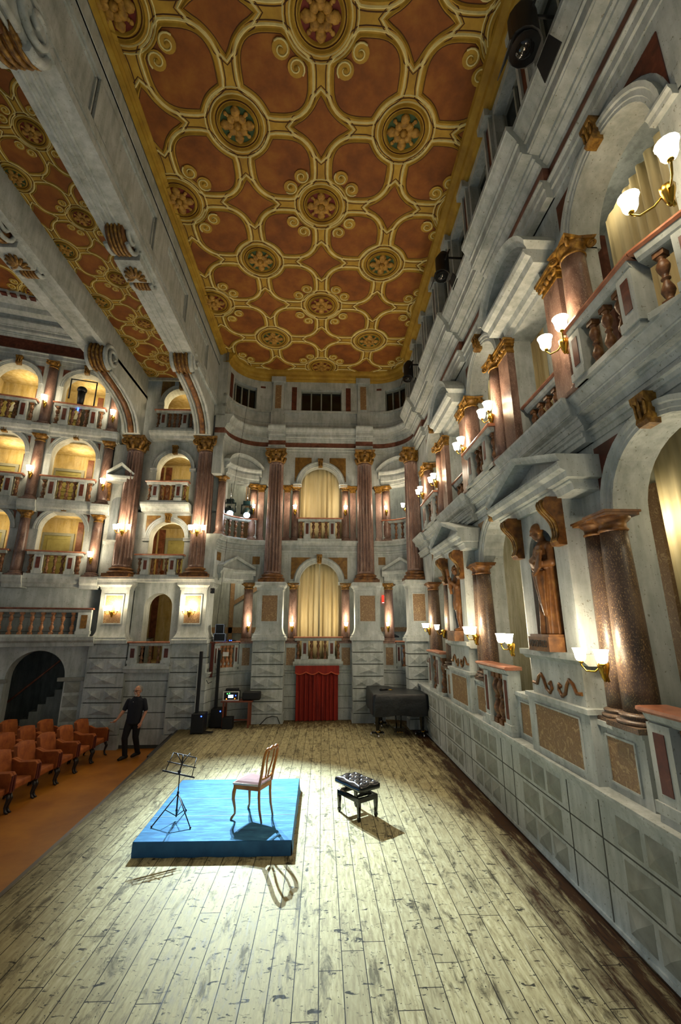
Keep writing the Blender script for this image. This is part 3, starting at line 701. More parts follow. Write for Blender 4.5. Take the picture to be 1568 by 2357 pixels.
for c in AC: arch_plate(mb,c-1.91,c+1.91 if c<11 else R1,1.2,4.86,c,.72,3.95,-.35,0)
struct(mb.build('wall_right_lower_arcade','plaster'))
mb=MB(RW)
for c in AC:
    arch_plate(mb,c-1.91,c+1.91 if c<11 else R1,7.38,8.42,c,.7,7.45,-.35,0)
    for a,b in ((.7,1.3),): mb.box(c+a,c+b,-.3,0,5.45,7.4); mb.box(c-b,c-a,-.3,0,5.45,7.4)
struct(mb.build('wall_right_upper_arcade','plaster'))
entab(RW,'trim_16',R0,R1,4.84,(.14,.08,.34),0,.24,1,'plaster',[(4.5,6.55),(8.3,10.33),(12.1,13.25)],.08)
entab(RW,'trim_17',R0,R1,8.42,(.3,.22,.75),0,.46,1,'frieze',[(4.5,6.55),(8.3,10.33),(12.1,13.25)],.1)
mb=MB(RW)
W=[]; s=2.5
while s<13: W.append(s); s+=1.28
z0,z1=10.2,11.45
mb.box(R0,R1,-.3,.2,9.65,z0); mb.box(R0,R1,-.3,.2,z1,12.05)
for i,s in enumerate(W): 
    a=s+.42; b=(W[i+1]-.42) if i+1<len(W) else R1
    mb.box(a,b,-.3,.2,z0,z1)
mb.box(R0,W[0]-.42,-.3,.2,z0,z1); struct(mb.build('wall_right_attic','plaster'))
for i,s in enumerate(W): window(RW,f'window_{i+4}',s-.42,s+.42,.2,z0,z1,2)
mb=MB(RW)
for s in W: mb.box(s+.57,s+.71,.19,.225,z0+.02,z1)
struct(mb.build('trim_18','redpanel'))
mb=MB(RW)
for s in W: mb.box(s+.5,s+.56,.19,.26,9.7,11.6); mb.box(s+.72,s+.78,.19,.26,9.7,11.6); mb.box(s+.46,s+.82,.19,.34,11.5,11.66)
struct(mb.build('trim_19','plaster'))
mb=MB(RW); mb.prof(R0,R1,[(0,11.62),(.24,11.62),(.28,11.68),(.26,11.7),(.34,11.76),(.36,11.84),(.46,11.9),(.48,12.0),(0,12.0)],1); struct(mb.build('trim_20','ceil_ochre'))
# rooms behind right wall
slab('wall_right_room','cream',4.35,4.45,.6,13.6,1.0,5.3); slab('wall_right_gallery','greywall',4.35,4.45,.6,13.6,5.2,9.0)
slab('floor_right_room','plaster',3.42,4.4,.6,13.5,1.05,1.15); slab('floor_right_gallery','plaster',3.42,4.4,.6,13.5,5.0,5.4); slab('ceiling_right_gallery','greywall',3.42,4.4,.6,13.5,8.75,8.85)
slab('wall_right_room_end','greywall',3.42,4.35,13.4,13.5,1.0,9.0)
mb=MB()
for y in (5.3,6.9,8.4,10.6,12.0): mb.box(4.28,4.36,y-.1,y+.1,1.15,4.6)
struct(mb.build('trim_21','breccia'))
mb=MB()
for y in (5.4,9.2,12.6): mb.box(4.28,4.36,y-.1,y+.1,5.4,8.7)
struct(mb.build('trim_22','frieze'))
RN=['nearest','second','third']
for i,c in enumerate(AC):
    nm=RN[i]+' right-wall arch'
    arch(RW,f'grey lower {nm} with gilt keystone',c,.72,3.95,w=.15,impost=.1,panels='redpanel' if i==0 else 'ochrepanel',ztop=4.82)
    arch(RW,f'grey upper {nm} with gilt keystone',c,.7,7.45,w=.15,impost=.1,panels='redpanel',ztop=8.3)
    for sg,fl in ((1,'far'),(-1,'near')):
        if i==0 and sg<0: continue
        s=c+sg*.74; s2=c+sg*1.1
        if True:
            panel_block(RW,f'small pedestal with marble panel {fl} side of the lower {nm}',c+sg*.92-.34,c+sg*.92+.34,0,.2,1.22,1.86)
            if not(sg<0 and i==1): column(RW,f'stout speckled brown column {fl} side of the lower {nm}',s,.06,1.86,3.95,.16,'porphyry','tuscan','console',taper=.8)
            if not(sg<0 and i==1): column(RW,f'half-hidden brown column paired behind {fl} side of the lower {nm}',s2-sg*.02,.02,1.86,3.95,.14,'porphyry','tuscan','console')
        column(RW,f'pink-brown column {fl} side of the upper {nm}',s-sg*.04,.04,5.39,7.38,.16,'marble','ionic')
        pilaster(RW,f'broad pink-brown pilaster {fl} side of the upper {nm}',s2+sg*.02,.36,0,.12,5.39,7.38,scroll=True)
    if i==0: balustrade(RW,f'stone balustrade with pink rail in the lower {nm}',c-1.6,c+.42,.16,1.23,2.12,'PbbbbPbbP',.26,.22)
    else: balustrade(RW,f'stone balustrade with pink rail in the lower {nm}',c-.6,c+.6,.22,1.23,2.2,'PbbbPb' if i==1 else 'bPbbP',.2,.2)
    balustrade(RW,f'balcony balustrade with red rail in the upper {nm}',c-.7 if i else 3.22,c+.66,.18,5.39,6.15,'bPbbbPb' if i else 'PbbbP',.2,.2,returns=.3 if i else 0)
    if i==0:
        a0,b0=Vector((2.92,3.2)),Vector((3.2,2.45)); u0=(b0-a0).normalized()
        balustrade(lambda s,d,z:(a0.x+u0.x*s+u0.y*d*1,a0.y+u0.y*s-u0.x*d*1,z),'angled near end of the upper balcony balustrade at the frame edge',.02,.8,0,5.39,6.15,'bPb',.2,.2)
    if i==0:
        curtain(RW,f'cream curtain drawn in the lower {nm}',2.6,4.48,-.62,1.2,4.85,12)
        curtain(RW,f'tall cream curtain on a wire in the upper {nm}',2.6,4.65,-.75,5.42,7.5,14,top=lambda s:8.6-.15*(s-2))
    else:
        curtain(RW,f'cream curtain in the lower {nm}',c+1.5,c+2.1,-.62,1.2,4.9,5)
        curtain(RW,f'cream curtain in the upper {nm}',c+1.25,c+2.1,-.7,5.42,8.3,6)
for i,c in enumerate(AE):
    nm=('nearer','farther')[i]+' statue niche of the right-hand wall'
    panel_block(RW,f'large pedestal with marble panel under the {nm}',c-.7,c+.7,0,.3,1.22,1.95,m=.2)
    o=thing('statue_niche',f'grey niche frame with blue-grey hollow, {nm}','niche',RW(c,0,1.95))
    mb=MB(RW); arch_plate(mb,c-.62,c+.62,2.46,4.3,c,.33,3.7,0,.25); mb.box(c-.62,c-.33,-.05,.25,2.46,2.5); mb.build('niche_body','plaster',o)
    mb=MB(RW); rings=[]
    for z,k in [(2.46,1),(3.7,1)]+[(3.7+.33*math.sin(q*PI/2/5),math.cos(q*PI/2/5)) for q in range(1,6)]:
        rings.append([mb.pt(c-.33*k*math.cos(PI*j/12),.2-.3*k*math.sin(PI*j/12)*(1),z) for j in range(13)])
    for p,q in zip(rings,rings[1:]):
        for j in range(12): mb.face((p[j],p[j+1],q[j+1],q[j]),True)
    mb.build('niche_hollow','nichegrey',o)
    mb=MB(RW); mb.prof(c-.74,c+.74,[(0,2.38),(.26,2.38),(.3,2.42),(.34,2.43),(.34,2.5),(0,2.5)],1); mb.build('ledge','plaster',o)
    mb=MB(RW); mb.box(c-.6,c+.6,0,.26,1.93,2.39); mb.build('apron','plaster',o)
    mb=MB(RW)
    for sg in (-1,1):
        mb.tube([(c+sg*q[0],.27,2.1+q[1]) for q in ((.56,-.02),(.46,-.03),(.4,.06),(.33,.1),(.27,.04),(.22,-.06),(.14,-.1),(.08,-.04),(.1,.03),(.14,.0))],.022,6)
    mb.build('scroll_ornament','console',o)
    mb=MB(RW); mb.prof(c-1.0,c+1.0,[(0,4.28),(.3,4.28),(.32,4.36),(.34,4.38),(.34,4.46),(0,4.46)],1); mb.build('niche_entablature','plaster',o)
    ped_tri(RW,f'grey triangular pediment over the {nm}',c,1.08,4.52,.42,0,.5)
    for sg,fl in ((1,'far'),(-1,'near')): console(RW,f'brown gilt scroll bracket {fl} side of the {nm}',c+sg*.55,.17,.25,3.72,4.3,.24)
    ped_seg(RW,f'grey curved pediment above the {nm}',c,.8,7.72,.5,0,.42)
    mb=MB(RW); mb.prof(c-.62,c+.62,[(-.3,7.36),(.04,7.36),(.05,7.44),(.12,7.46),(.14,7.56),(-.3,7.56)],1); struct(mb.build('trim_23','plaster'))
    balustrade(RW,f'short upper balustrade between pilasters above the {nm}',c-.52,c+.52,-.12,5.39,6.13,'bbbbb',.1)
    curtain(RW,f'narrow cream curtain in the upper bay above the {nm}',c*1.19-.32,c*1.19+.32,-.6,5.42,8.2,6)
# corner giant at the end of the right wall
def CR(s,d,z): return (s,13.62-d,z)
rust_pier(CR,'grey corner pier of faceted blocks behind the piano',2.5,3.15,0,.45,0,[0,2,1,2,1,2,1],RH)
pedestal(CR,'tall grey pedestal at the right corner above the piano',2.58,3.2,0,.45,2.36,4.15,flare=.42,e=.08)
column(CR,'giant fluted column in the right corner beside the third arch',2.9,.12,4.15,8.5,.26,'marble','corinthian',flutes=15,bh=.3,ch=.46,basemat='console')
# ================================================================ left: proscenium wall with boxes
def lwbox(mb,a,b,d0,d1,c0,c1): mb.box(a,b,d0,d1,c0,c1)
BC=-4.98
RL=[.3]+[.4]*6+[.36]
for a,b,nm in ((-6.75,-5.66,'left'),(-4.4,-3.36,'right')):
    _,zz=rust_pier(LW,f'grey pier of faceted blocks {nm} of the walking person',a,b,-1.0,.0,-.5,[0,2,1,2,1,2,1],[.36,.44,.4,.4,.4,.4,.4])
    w=a+.13; v=b-.13
    pedestal(LW,f'tall grey pedestal with a three-armed lamp, {nm} of the first-floor box',w,v,-.9,-.02,2.3,4.1,flare=.42,e=.08)
    column(LW,f'giant fluted red-brown column at the {nm} side of the proscenium boxes',(a+b)/2+(.04 if a<-5 else .02),-.12,4.22,8.78,.3 if a>-5 else .28,'marble','corinthian',flutes=15,bh=.3,ch=.46,basemat='console')
mb=MB(LW); mb.box(-6.9,-3.3,-1.0,-.35,8.78,10.0); mb.box(-6.9,-6.4,-1.0,-.45,4.1,8.8); mb.box(-3.75,-3.3,-1.0,-.45,4.1,8.8); struct(mb.build('wall_left_proscenium','plaster')); mb=MB(LW); mb.box(-5.7,-4.35,-.9,-.12,-.5,1.55); struct(mb.build('wall_left_recess','joint_and_shade'))
mb=MB(LW)
for z in (-.42,.0,.42,.84,1.26): mb.box(-5.7,-4.35,-.5,-.105,z+.012,min(z+.408,1.5))
mb.prof(-5.68,-4.38,[(-.2,1.5),(.02,1.5),(.05,1.58),(.08,1.6),(.08,1.68),(-.2,1.68)]); struct(mb.build('trim_24','plaster'))
mb=MB(LW); mb.prof(-6.85,-3.26,[(-.5,4.08),(.1,4.08),(.12,4.14),(.14,4.16),(.14,4.22),(-.5,4.22)]); struct(mb.build('trim_25','plaster'))
mb=MB(LW)
arch_plate(mb,-5.75,-4.3,2.3,4.1,BC-.02,.42,3.35,-.75,-.3)
struct(mb.build('wall_left_arcade','plaster'))
mb=MB(LW)
for z0,z1,zs,hw in ((4.2,6.35,5.5,.56),(6.45,8.8,7.85,.56),(8.95,11.3,10.25,.56)): arch_plate(mb,-6.6,-3.5,z0,z1,BC,hw,zs,-.75,-.38)
struct(mb.build('wall_left_boxes','plaster'))
for nm,zs,zt in (('first',5.5,6.3),('second',7.85,8.74),('top',10.25,11.2)):
    arch(LW,f'grey arch with gilt keystone of the {nm} proscenium box',BC,.56,zs,w=.13,d=-.38,panels='ochrepanel' if nm!='second' else None,ztop=zt,impost=.06)
for z in (6.3,8.8):
    mb=MB(LW); mb.prof(-5.75,-4.25,[(-.6,z),(-.05,z),(-.02,z+.08),(.08,z+.14),(.12,z+.2),(.12,z+.26),(-.6,z+.26)]); struct(mb.build('trim_26','plaster'))
balustrade(LW,'balustrade at ground level below the open proscenium arch',-5.6,-4.4,-.05,1.68,2.36,'PbbbP',.24,n=1,bmat='balust')
balustrade(LW,'balustrade of the first proscenium box with an orange cloth behind',-5.68,-4.28,.02,4.22,4.92,'bPbbbPb',.2)
balustrade(LW,'balustrade of the second proscenium box between giant capitals',-5.62,-4.34,.0,6.56,7.28,'bPbbbPb',.2)
balustrade(LW,'balustrade of the top proscenium box under the painted vault',-5.6,-4.36,.0,9.06,9.78,'bPbbbPb',.2)
# box interiors of the proscenium
def room(x0,x1,y,yb,z0,z1,name,mat='roomwall'):
    mb=MB(); mb.quad((x0,yb,z0),(x1,yb,z0),(x1,yb,z1),(x0,yb,z1)); mb.quad((x0,y,z0),(x0,yb,z0),(x0,yb,z1),(x0,y,z1)); mb.quad((x1,y,z0),(x1,yb,z0),(x1,yb,z1),(x1,y,z1))
    mb.quad((x0,y,z0),(x1,y,z0),(x1,yb,z0),(x0,yb,z0)); mb.quad((x0,y,z1),(x1,y,z1),(x1,yb,z1),(x0,yb,z1)); struct(mb.build(name,mat))
def box_light(x,y,z,e=9,c=(1,.76,.42)):
    L=bpy.data.lights.new('unseen_box_light','POINT'); L.energy=e; L.color=c; L.shadow_soft_size=.12
    o=bpy.data.objects.new('unseen_box_light',L); o.location=(x,y,z); COL.objects.link(o)
def box_door(Mp,label,s,d,z0,w=.72,h=1.65,n=None):
    o=thing('box_door',label,'door',Mp(s,d,z0))
    mb=MB(Mp); f=.09
    mb.box(s-w/2-f,s-w/2,d,d+.06,z0,z0+h+f); mb.box(s+w/2,s+w/2+f,d,d+.06,z0,z0+h+f); mb.box(s-w/2,s+w/2,d,d+.06,z0+h,z0+h+f); mb.build('door_frame','winframe',o)
    mb=MB(Mp); mb.box(s-w/2,s+w/2,d,d+.03,z0,z0+h); lf=mb.build('leaf','doorpaint',o)
    mb=MB(Mp)
    for a,b,c0,c1 in ((-.36,.36,.52,.94),(-.36,.36,.08,.44)):
        x0,x1,y0,y1=s+a*w,s+b*w,z0+c0*h,z0+c1*h; q=.03
        mb.box(x0,x1,d+.025,d+.042,y0,y0+q); mb.box(x0,x1,d+.025,d+.042,y1-q,y1); mb.box(x0,x0+q,d+.025,d+.042,y0,y1); mb.box(x1-q,x1,d+.025,d+.042,y0,y1)
        if c0>.5:
            cx_,cz_=(x0+x1)/2,(y0+y1)/2; mb.extr([(cx_+.17*math.cos(k*PI/4+.39),cz_+.2*math.sin(k*PI/4+.39)) for k in range(8)],d+.025,d+.045)
    mb.build('raised_panels','doorpaint',lf)
for i,(z0,z1) in enumerate(((1.68,4.05),(4.22,6.3),(6.5,8.78),(9.0,11.25))):
    room(-6.8,-4.05,PY+.75,PY+2.6,z0,z1,f'wall_box_room_{i+1}')
    box_light(-4.9,PY+1.1,z1-.45,(4,20,22,30)[i])
box_door(LW,'green-grey panelled door at the back of the first proscenium box',-5.35,-2.58,4.24,.7,1.6)
box_door(LW,'panelled door at the back of the second proscenium box',-5.3,-2.58,6.52,.7,1.6)
box_door(LW,'pale panelled door at the back of the top proscenium box',-5.3,-2.58,9.02,.7,1.6)
mb=MB(LW)
for s in (-6.25,-5.95): 
    for z0,z1 in ((4.25,6.25),(6.5,8.7),(9.0,11.1),(1.7,4.0)): mb.box(s-.11,s+.11,-2.6,-2.575,z0,z1)
struct(mb.build('trim_27','frieze'))
# ================================================================ left: auditorium wall with tiers of boxes
A0_,A1_=-.35,6.5
TC=[1.25,3.2,5.15]; CS=[.28,2.22,4.18]
mb=MB(AW)
for c in TC:
    for z0,z1,zs,hw in ((4.2,6.3,5.6,.62),(6.45,8.75,8.0,.62),(8.95,11.15,10.35,.62)): arch_plate(mb,c-.975,c+.975,z0,z1,c,hw,zs,-.35,0)
for z0,z1 in ((3.3,4.2),): mb.box(A0_,A1_,-.35,-.3,z0,z1)
mb.box(A0_,.28,-.5,-.3,2.4,11.15)
struct(mb.build('wall_left_auditorium','plaster'))
for z,nm in ((4.0,'a'),(6.25,'b'),(8.7,'c')):
    mb=MB(AW); mb.prof(.0,A1_,[(-.4,z-.1),(.12,z-.1),(.14,z-.02),(.2,z+.02),(.24,z+.12),(.24,z+.2),(-.4,z+.2)],1)
    for s in CS: mb.prof(s-.24,s+.24,[(-.3,z-.14),(.2,z-.14),(.2,z-.04),(.26,z+.02),(.3,z+.13),(.3,z+.2),(-.3,z+.2)],1)
    struct(mb.build('trim_28','plaster'))
entab(AW,'trim_29',A0_,A1_,11.15,(.3,.42,.5),0,.3,1,'redpanel')
tn=['first','second','top']
dn=['next to the proscenium','second from the proscenium','third from the proscenium']
for t,(z0,zs,zt,zr) in enumerate(((4.2,5.6,6.2,4.95),(6.45,8.0,8.6,7.25),(8.9,10.35,11.05,9.72))):
    for k,c in enumerate(TC[:2]):
        arch(AW,f'grey arch of the {tn[t]} tier box {dn[k]}',c,.62,zs,w=.13,impost=.0,panels='frieze',ztop=zt)
        balustrade(AW,f'curved balustrade of the {tn[t]} tier box {dn[k]}',c-.72,c+.72,.14,z0,zr,'bPbbbPb',.22)
        box_door(AW,f'panelled door at the back of the {tn[t]} tier box {dn[k]}',c+.48,-1.5,z0,.78,1.5)
        p=Vector(AW(c,-.9,zs+.2)); box_light(p.x,p.y,p.z,(10,17,13)[t])
    for k,s in enumerate(CS[:2]):
        column(AW,f'plain red-brown column in the {tn[t]} tier, {("next to the proscenium","second from the proscenium")[k]}',s,.05,z0,(6.12,8.58,11.15)[t],.15,'marble','tuscan' if t<2 else 'ionic','gold',ch=.22)
    mb=MB(AW); mb.box(-.4,A1_,-1.6,-1.5,z0-.1,z0+2.3); mb.box(-.4,A1_,-1.6,-.3,z0-.18,z0-.02); mb.box(-.4,A1_,-1.6,-.3,z0+2.1,z0+2.2)
    for s in [-.35]+[q+.0 for q in CS]+[6.1]: mb.box(s-.04,s+.04,-1.6,-.3,z0-.1,z0+2.2)
    struct(mb.build(f'wall_tier_room_{t+1}','roomwall'))
    mb=MB(AW)
    for c in TC[:2]:
        for a in (-.15,1.1): mb.box(c+a-.09,c+a+.09,-1.5,-1.48,z0,z0+2.0)
    struct(mb.build('trim_30','frieze'))
mb=MB(AW)
for c in TC[:2]:
    arc_sweep(mb,c,9.9,[(.5,-1.46),(.5,-1.42),(.6,-1.42),(.6,-1.46)])
struct(mb.build('trim_31','plaster'))
for i,c in enumerate(TC[:2]):
    mb=MB(AW); mb.extr(arc(c,9.9,.5,n=14)+[(c+.5,8.95),(c-.5,8.95)],-1.49,-1.44); struct(mb.build(f'door_{i+1}','black'))
# niche with small pediment half hidden behind the giant column
o=thing('corner_niche','narrow grey niche with pediment half hidden behind the left giant column','niche',AW(-.1,0,4.3))
mb=MB(AW); mb.box(-.5,.12,-.3,-.02,4.2,8.6); mb.build('niche_body','plaster',o)
mb=MB(AW); mb.box(-.42,.02,-.06,.16,4.3,5.25); mb.prof(-.46,.06,[(-.1,5.22),(.18,5.22),(.24,5.3),(.24,5.36),(-.1,5.36)]); mb.build('niche_pedestal','plaster',o)
mb=MB(AW); mb.extr(arc(-.2,6.6,.2,n=10)+[(0,5.4),(-.4,5.4)],-.05,-.012); mb.build('niche_hollow','nichegrey',o)
ped_tri(AW,'small grey pediment turned towards the stage beside the left giant column',-.22,.4,7.35,.4,-.1,.42)
console(AW,'gilt scroll bracket below the small corner pediment',.12,.14,-.02,6.65,7.2,.2)
# gallery front and dark passage at ground level
balustrade(AW,'long auditorium balustrade of eight terracotta balusters',.05,2.75,.3,2.5,3.3,'PbbbbbbbbP',.34,pmat='ochrepanel',bmat='balustred',rail='frieze')
mb=MB(AW); mb.prof(-.1,A1_,[(-.5,2.24),(.34,2.24),(.36,2.34),(.44,2.4),(.46,2.5),(-.5,2.5)]); mb.box(2.75,A1_,.2,.4,2.5,3.3); struct(mb.build('trim_32','plaster'))
mb=MB(AW)
arch_plate(mb,-.2,2.6,-.5,2.26,1.3,.72,1.4,-.5,.0); mb.box(2.6,A1_,-.5,0,-.5,2.26); mb.box(-.2,A1_,-1.3,-1.2,2.2,4.1); struct(mb.build('wall_left_passage','plaster'))
mb=MB(AW)
for z in (2.62,3.05,3.5): mb.box(-.2,A1_,-1.2,-1.185,z,z+.012); 
struct(mb.build('trim_33','blackwood'))
mb=MB(AW); mb.box(5.9,6,-3.6,-.4,-.5,2.4); mb.box(-1.5,-1.4,-3.6,-.5,-.5,2.4); mb.box(-1.5,6,-3.6,-3.5,-.5,4.1); mb.box(-1.5,6,-3.5,-.4,2.26,2.4); struct(mb.build('wall_left_passage_back','greywall'))
mb=MB(AW)
for i in range(9): mb.box(2.1-i*.2,2.3-i*.2,-2.2,-1.4,-.5,-.3+.2*i)
struct(mb.build('stairs','greywall'))
mb=MB(AW); mb.tube([(2.4,-1.35,.5),(.5,-1.35,2.3)],.03,8); tag(mb.build('stair_handrail','rail'),'sloping handrail of the stairs inside the dark passage arch','handrail')
mb=MB(AW)
for a in (.35,2.35):
    for z in (-.2,.18,.56,.94): mb.pyr(a-.2,a+.2,z+.03,z+.33,.0,.05)
mb.prof(-.1,.74,[(-.1,1.28),(.05,1.28),(.08,1.38),(-.1,1.38)]); mb.prof(1.96,2.7,[(-.1,1.28),(.05,1.28),(.08,1.38),(-.1,1.38)])
struct(mb.build('trim_34','panelgrey'))
# ================================================================ ceilings
def clip(poly,r):
    x0,x1,y0,y1=r
    for ax,v,sg in ((0,x0,1),(0,x1,-1),(1,y0,1),(1,y1,-1)):
        out=[]
        for i,p in enumerate(poly):
            q=poly[i-1]; ip=(p[ax]-v)*sg>=0; iq=(q[ax]-v)*sg>=0
            if ip!=iq:
                t=(v-q[ax])/(p[ax]-q[ax]); out.append((q[0]+(p[0]-q[0])*t,q[1]+(p[1]-q[1])*t))
            if ip: out.append(p)
        poly=out
        if not poly: break
    return poly
def march(c,th,r0,circ):
    for i in range(1,121):
        r=r0*i/120; x,y=c[0]+r*math.cos(th),c[1]+r*math.sin(th)
        if any((x-a)**2+(y-b)**2<q*q for a,b,q in circ): return r
    return r0
def painted_ceiling(name,z,rect,A,L,ins,bs=True):
    """lattice of ringed rosettes (A, and B at the cell centres), rounded fields between them and concave diamonds"""
    k=L/3.17; mb=MB(); x0,x1,y0,y1=rect
    mb.k=0; mb.poly([(x0,y0,z),(x1,y0,z),(x1,y1,z),(x0,y1,z)])
    R=(x0+ins,x1-ins,y0+ins*.3,y1)
    def ins_(x,y): return R[0]<x<R[1] and R[2]<y<R[3]
    def bar(poly,off,w,h,mi,zz=0):
        n=len(poly); O=[];I=[]
        for i in range(n):
            p,q,s=poly[i-1],poly[i],poly[(i+1)%n]
            tx,ty=s[0]-p[0],s[1]-p[1]; l=math.hypot(tx,ty) or 1; nx,ny=ty/l,-tx/l
            O.append((q[0]+nx*(off+w/2),q[1]+ny*(off+w/2))); I.append((q[0]+nx*(off-w/2),q[1]+ny*(off-w/2)))
        mb.k=mi
        for i in range(n):
            j=(i+1)%n
            if not(ins_(*O[i]) and ins_(*O[j]) and ins_(*I[i])): continue
            m1=((O[i][0]+I[i][0])/2,(O[i][1]+I[i][1])/2); m2=((O[j][0]+I[j][0])/2,(O[j][1]+I[j][1])/2)
            a=z-.001-zz
            mb.quad((*O[i],a),(*O[j],a),(*m2,a-h),(*m1,a-h)); mb.quad((*I[i],a),(*I[j],a),(*m2,a-h),(*m1,a-h))
    def field(poly,mi=1):
        c=clip(poly,R)
        if len(c)>2: mb.k=mi; mb.poly([(p[0],p[1],z-.002) for p in c])
        bar(poly,.018*k,.05*k,.03*k,0); bar(poly,-.012*k,.02*k,.006*k,3); bar(poly,.09*k,.042*k,.016*k,2); bar(poly,.14*k,.02*k,.006*k,3)
    def circle(c,r,n=36): return [(c[0]+r*math.cos(2*PI*i/n),c[1]+r*math.sin(2*PI*i/n)) for i in range(n)]
    nx=range(-4,5); ny=range(-3,9)
    h=L/2
    for i in nx:
        for j in ny:
            for typ in (0,1):
                c=(A[0]+i*L+(h if typ else 0),A[1]+j*L+(h if typ else 0))
                if not(R[0]-h<c[0]<R[1]+h and R[2]-h<c[1]<R[3]+h): continue
                d=clip(circle(c,.34*k),R)
                if len(d)>2: mb.k=4 if typ==0 else 5; mb.poly([(p[0],p[1],z-.003) for p in d])
                for r,w,hh,m in ((.345,.05,.05,0),(.4,.022,.02,3),(.45,.05,.035,0),(.50,.026,.016,2),(.56,.02,.012,3),(.60,.026,.014,2)): bar(circle(c,r*k),0,w*k,hh*k,m,.0)
                if ins_(*c):
                    mb.k=6
                    for q in range(8):
                        t=2*PI*q/8+PI/8*0; 
                        for rr,sz in ((.14,.085),(.225,.095 if q%2==0 else .05),(.27,.06)):
                            px,py=c[0]+rr*k*math.cos(t+(0 if rr<.2 else .0)),c[1]+rr*k*math.sin(t)
                            mb.ball((px,py,z-.02*k),sz*k*(1 if q%2==0 or rr<.2 else .7),7,5,(1,1,.5))
                    mb.ball((c[0],c[1],z-.03*k),.07*k,8,6)
                if typ==0:
                    for sx in (-1,1):
                        for sy in (-1,1):
                            for sg in (-1,1):
                                u=.7071; px=c[0]+k*u*(sx*.76-sg*sy*.17); py=c[1]+k*u*(sy*.76+sg*sx*.17)
                                if not ins_(px,py): continue
                                mb.k=0; mb.poly([(px+.15*k*math.cos(q*PI/8),py+.15*k*math.sin(q*PI/8),z-.022*k) for q in range(16)])
                                mb.k=2; a0=math.atan2(sy,sx)+sg*PI/2; pts=[]; 
                                for q in range(19):
                                    t=q/18; a=a0+sg*t*2.6*PI; rr=.15*k*(1-.82*t); pts.append((px+rr*math.cos(a),py+rr*math.sin(a),z-.028*k))
                                mb.tube(pts,[.017*k*(1-.3*q/18) for q in range(19)],4)
                                mb.k=0; mb.ball((px,py,z-.03*k),.04*k,6,5)
                if typ==1:
                    for sx in (-1,1):
                        for sy in (-1,1):
                            o=(c[0]+sx*.79*k,c[1]+sy*.79*k); a=(c[0]+sx*h,c[1]+sy*h); poly=[]
                            for q in range(48):
                                t=2*PI*q/48; r=.575*k/((abs(math.cos(t))**2.9+abs(math.sin(t))**2.9)**(1/2.9))
                                r=march(o,t,r,((c[0],c[1],.66*k),(a[0],a[1],.64*k))); poly.append((o[0]+r*math.cos(t),o[1]+r*math.sin(t)))
                            field(poly)
                for dx,dy in ((h,0),):
                    if True:
                        o=(c[0]+h,c[1]); poly=[]
                        e=.79*k
                        C4=[(o[0]+a*e,o[1]+b*e,.80*k) for a in (-1,1) for b in (-1,1)]
                        for q in range(40):
                            t=2*PI*q/40; r=march(o,t,.54*k,C4); poly.append((o[0]+r*math.cos(t),o[1]+r*math.sin(t)))
                        field(poly)
    o=mb.build(name,['ceil_ochre','ceil_rust','ceil_line','ceil_dark','ceil_red','ceil_green','ceil_gold']); return struct(o)
painted_ceiling('ceiling',12.0,(-3.7,3.15,1.6,14.75),(-.12,4.6),3.17,.2)
painted_ceiling('ceiling_vault_soffit',11.0,(-6.1,-4.15,1.6,13.5),(-5.08,5.78),1.63,.03)
painted_ceiling('ceiling_auditorium',13.0,(-16,-6.5,1.6,16),(-9.2,9.4),2.6,.1)
mb=MB()
for x0,x1,zz in ((-3.62,-3.52,11.9),(-3.54,-3.47,11.94),(-3.48,-3.4,11.97)): mb.box(x0,x1,1.6,13.5,zz,12.0)
struct(mb.build('trim_35','ceil_ochre'))
# beams of the proscenium
mb=MB(); mb.box(-4.2,-3.7,1.6,13.45,10.05,11.98); mb.box(-4.23,-3.6,1.6,13.45,9.97,10.1); mb.box(-4.2,-3.62,1.6,13.45,11.5,11.6); struct(mb.build('beam_proscenium','plaster'))
mb=MB(); PN=((3.5,5.15),(5.85,7.6),(8.3,9.85),(10.45,12.0)); z0,z1=10.42,11.3
mb.box(-3.72,-3.64,1.6,13.42,10.1,z0); mb.box(-3.72,-3.64,1.6,13.42,z1,11.97)
yy=[1.6]+[y for p in PN for y in p]+[13.42]
for i in range(0,len(yy),2): mb.box(-3.72,-3.64,yy[i],yy[i+1],z0-.01,z1+.01)
for y0,y1 in PN:
    f=.03; mb.box(-3.71,-3.67,y0+.04,y1-.04,z0+.04,z0+.04+f); mb.box(-3.71,-3.67,y0+.04,y1-.04,z1-.04-f,z1-.04); mb.box(-3.71,-3.67,y0+.04,y0+.04+f,z0+.04,z1-.04); mb.box(-3.71,-3.67,y1-.04-f,y1-.04,z0+.04,z1-.04)
mb.box(-3.7,-3.6,1.6,13.4,10.16,10.2); mb.box(-3.7,-3.62,1.6,13.4,10.25,10.28); mb.box(-3.7,-3.61,1.6,13.4,11.5,11.56); struct(mb.build('trim_36','plaster'))
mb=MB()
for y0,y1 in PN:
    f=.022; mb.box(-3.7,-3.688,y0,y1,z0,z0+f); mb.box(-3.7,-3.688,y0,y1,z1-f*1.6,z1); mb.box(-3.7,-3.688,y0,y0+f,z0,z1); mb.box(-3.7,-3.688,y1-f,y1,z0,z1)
struct(mb.build('trim_41','joint_and_shade'))  # dark strips inside the beam panel recesses, edge shade put in as colour
mb=MB()
for x in (-4.1,-3.98,-3.86): mb.box(x-.02,x+.02,1.6,13.4,9.95,9.98)
struct(mb.build('trim_39','plaster'))
mb=MB(); mb.box(-6.65,-6.0,1.6,13.45,10.25,13.0); mb.box(-6.7,-6.42,1.6,13.45,10.15,10.3); mb.box(-6.1,-5.95,1.6,13.45,10.15,10.3); struct(mb.build('beam_inner','plaster'))
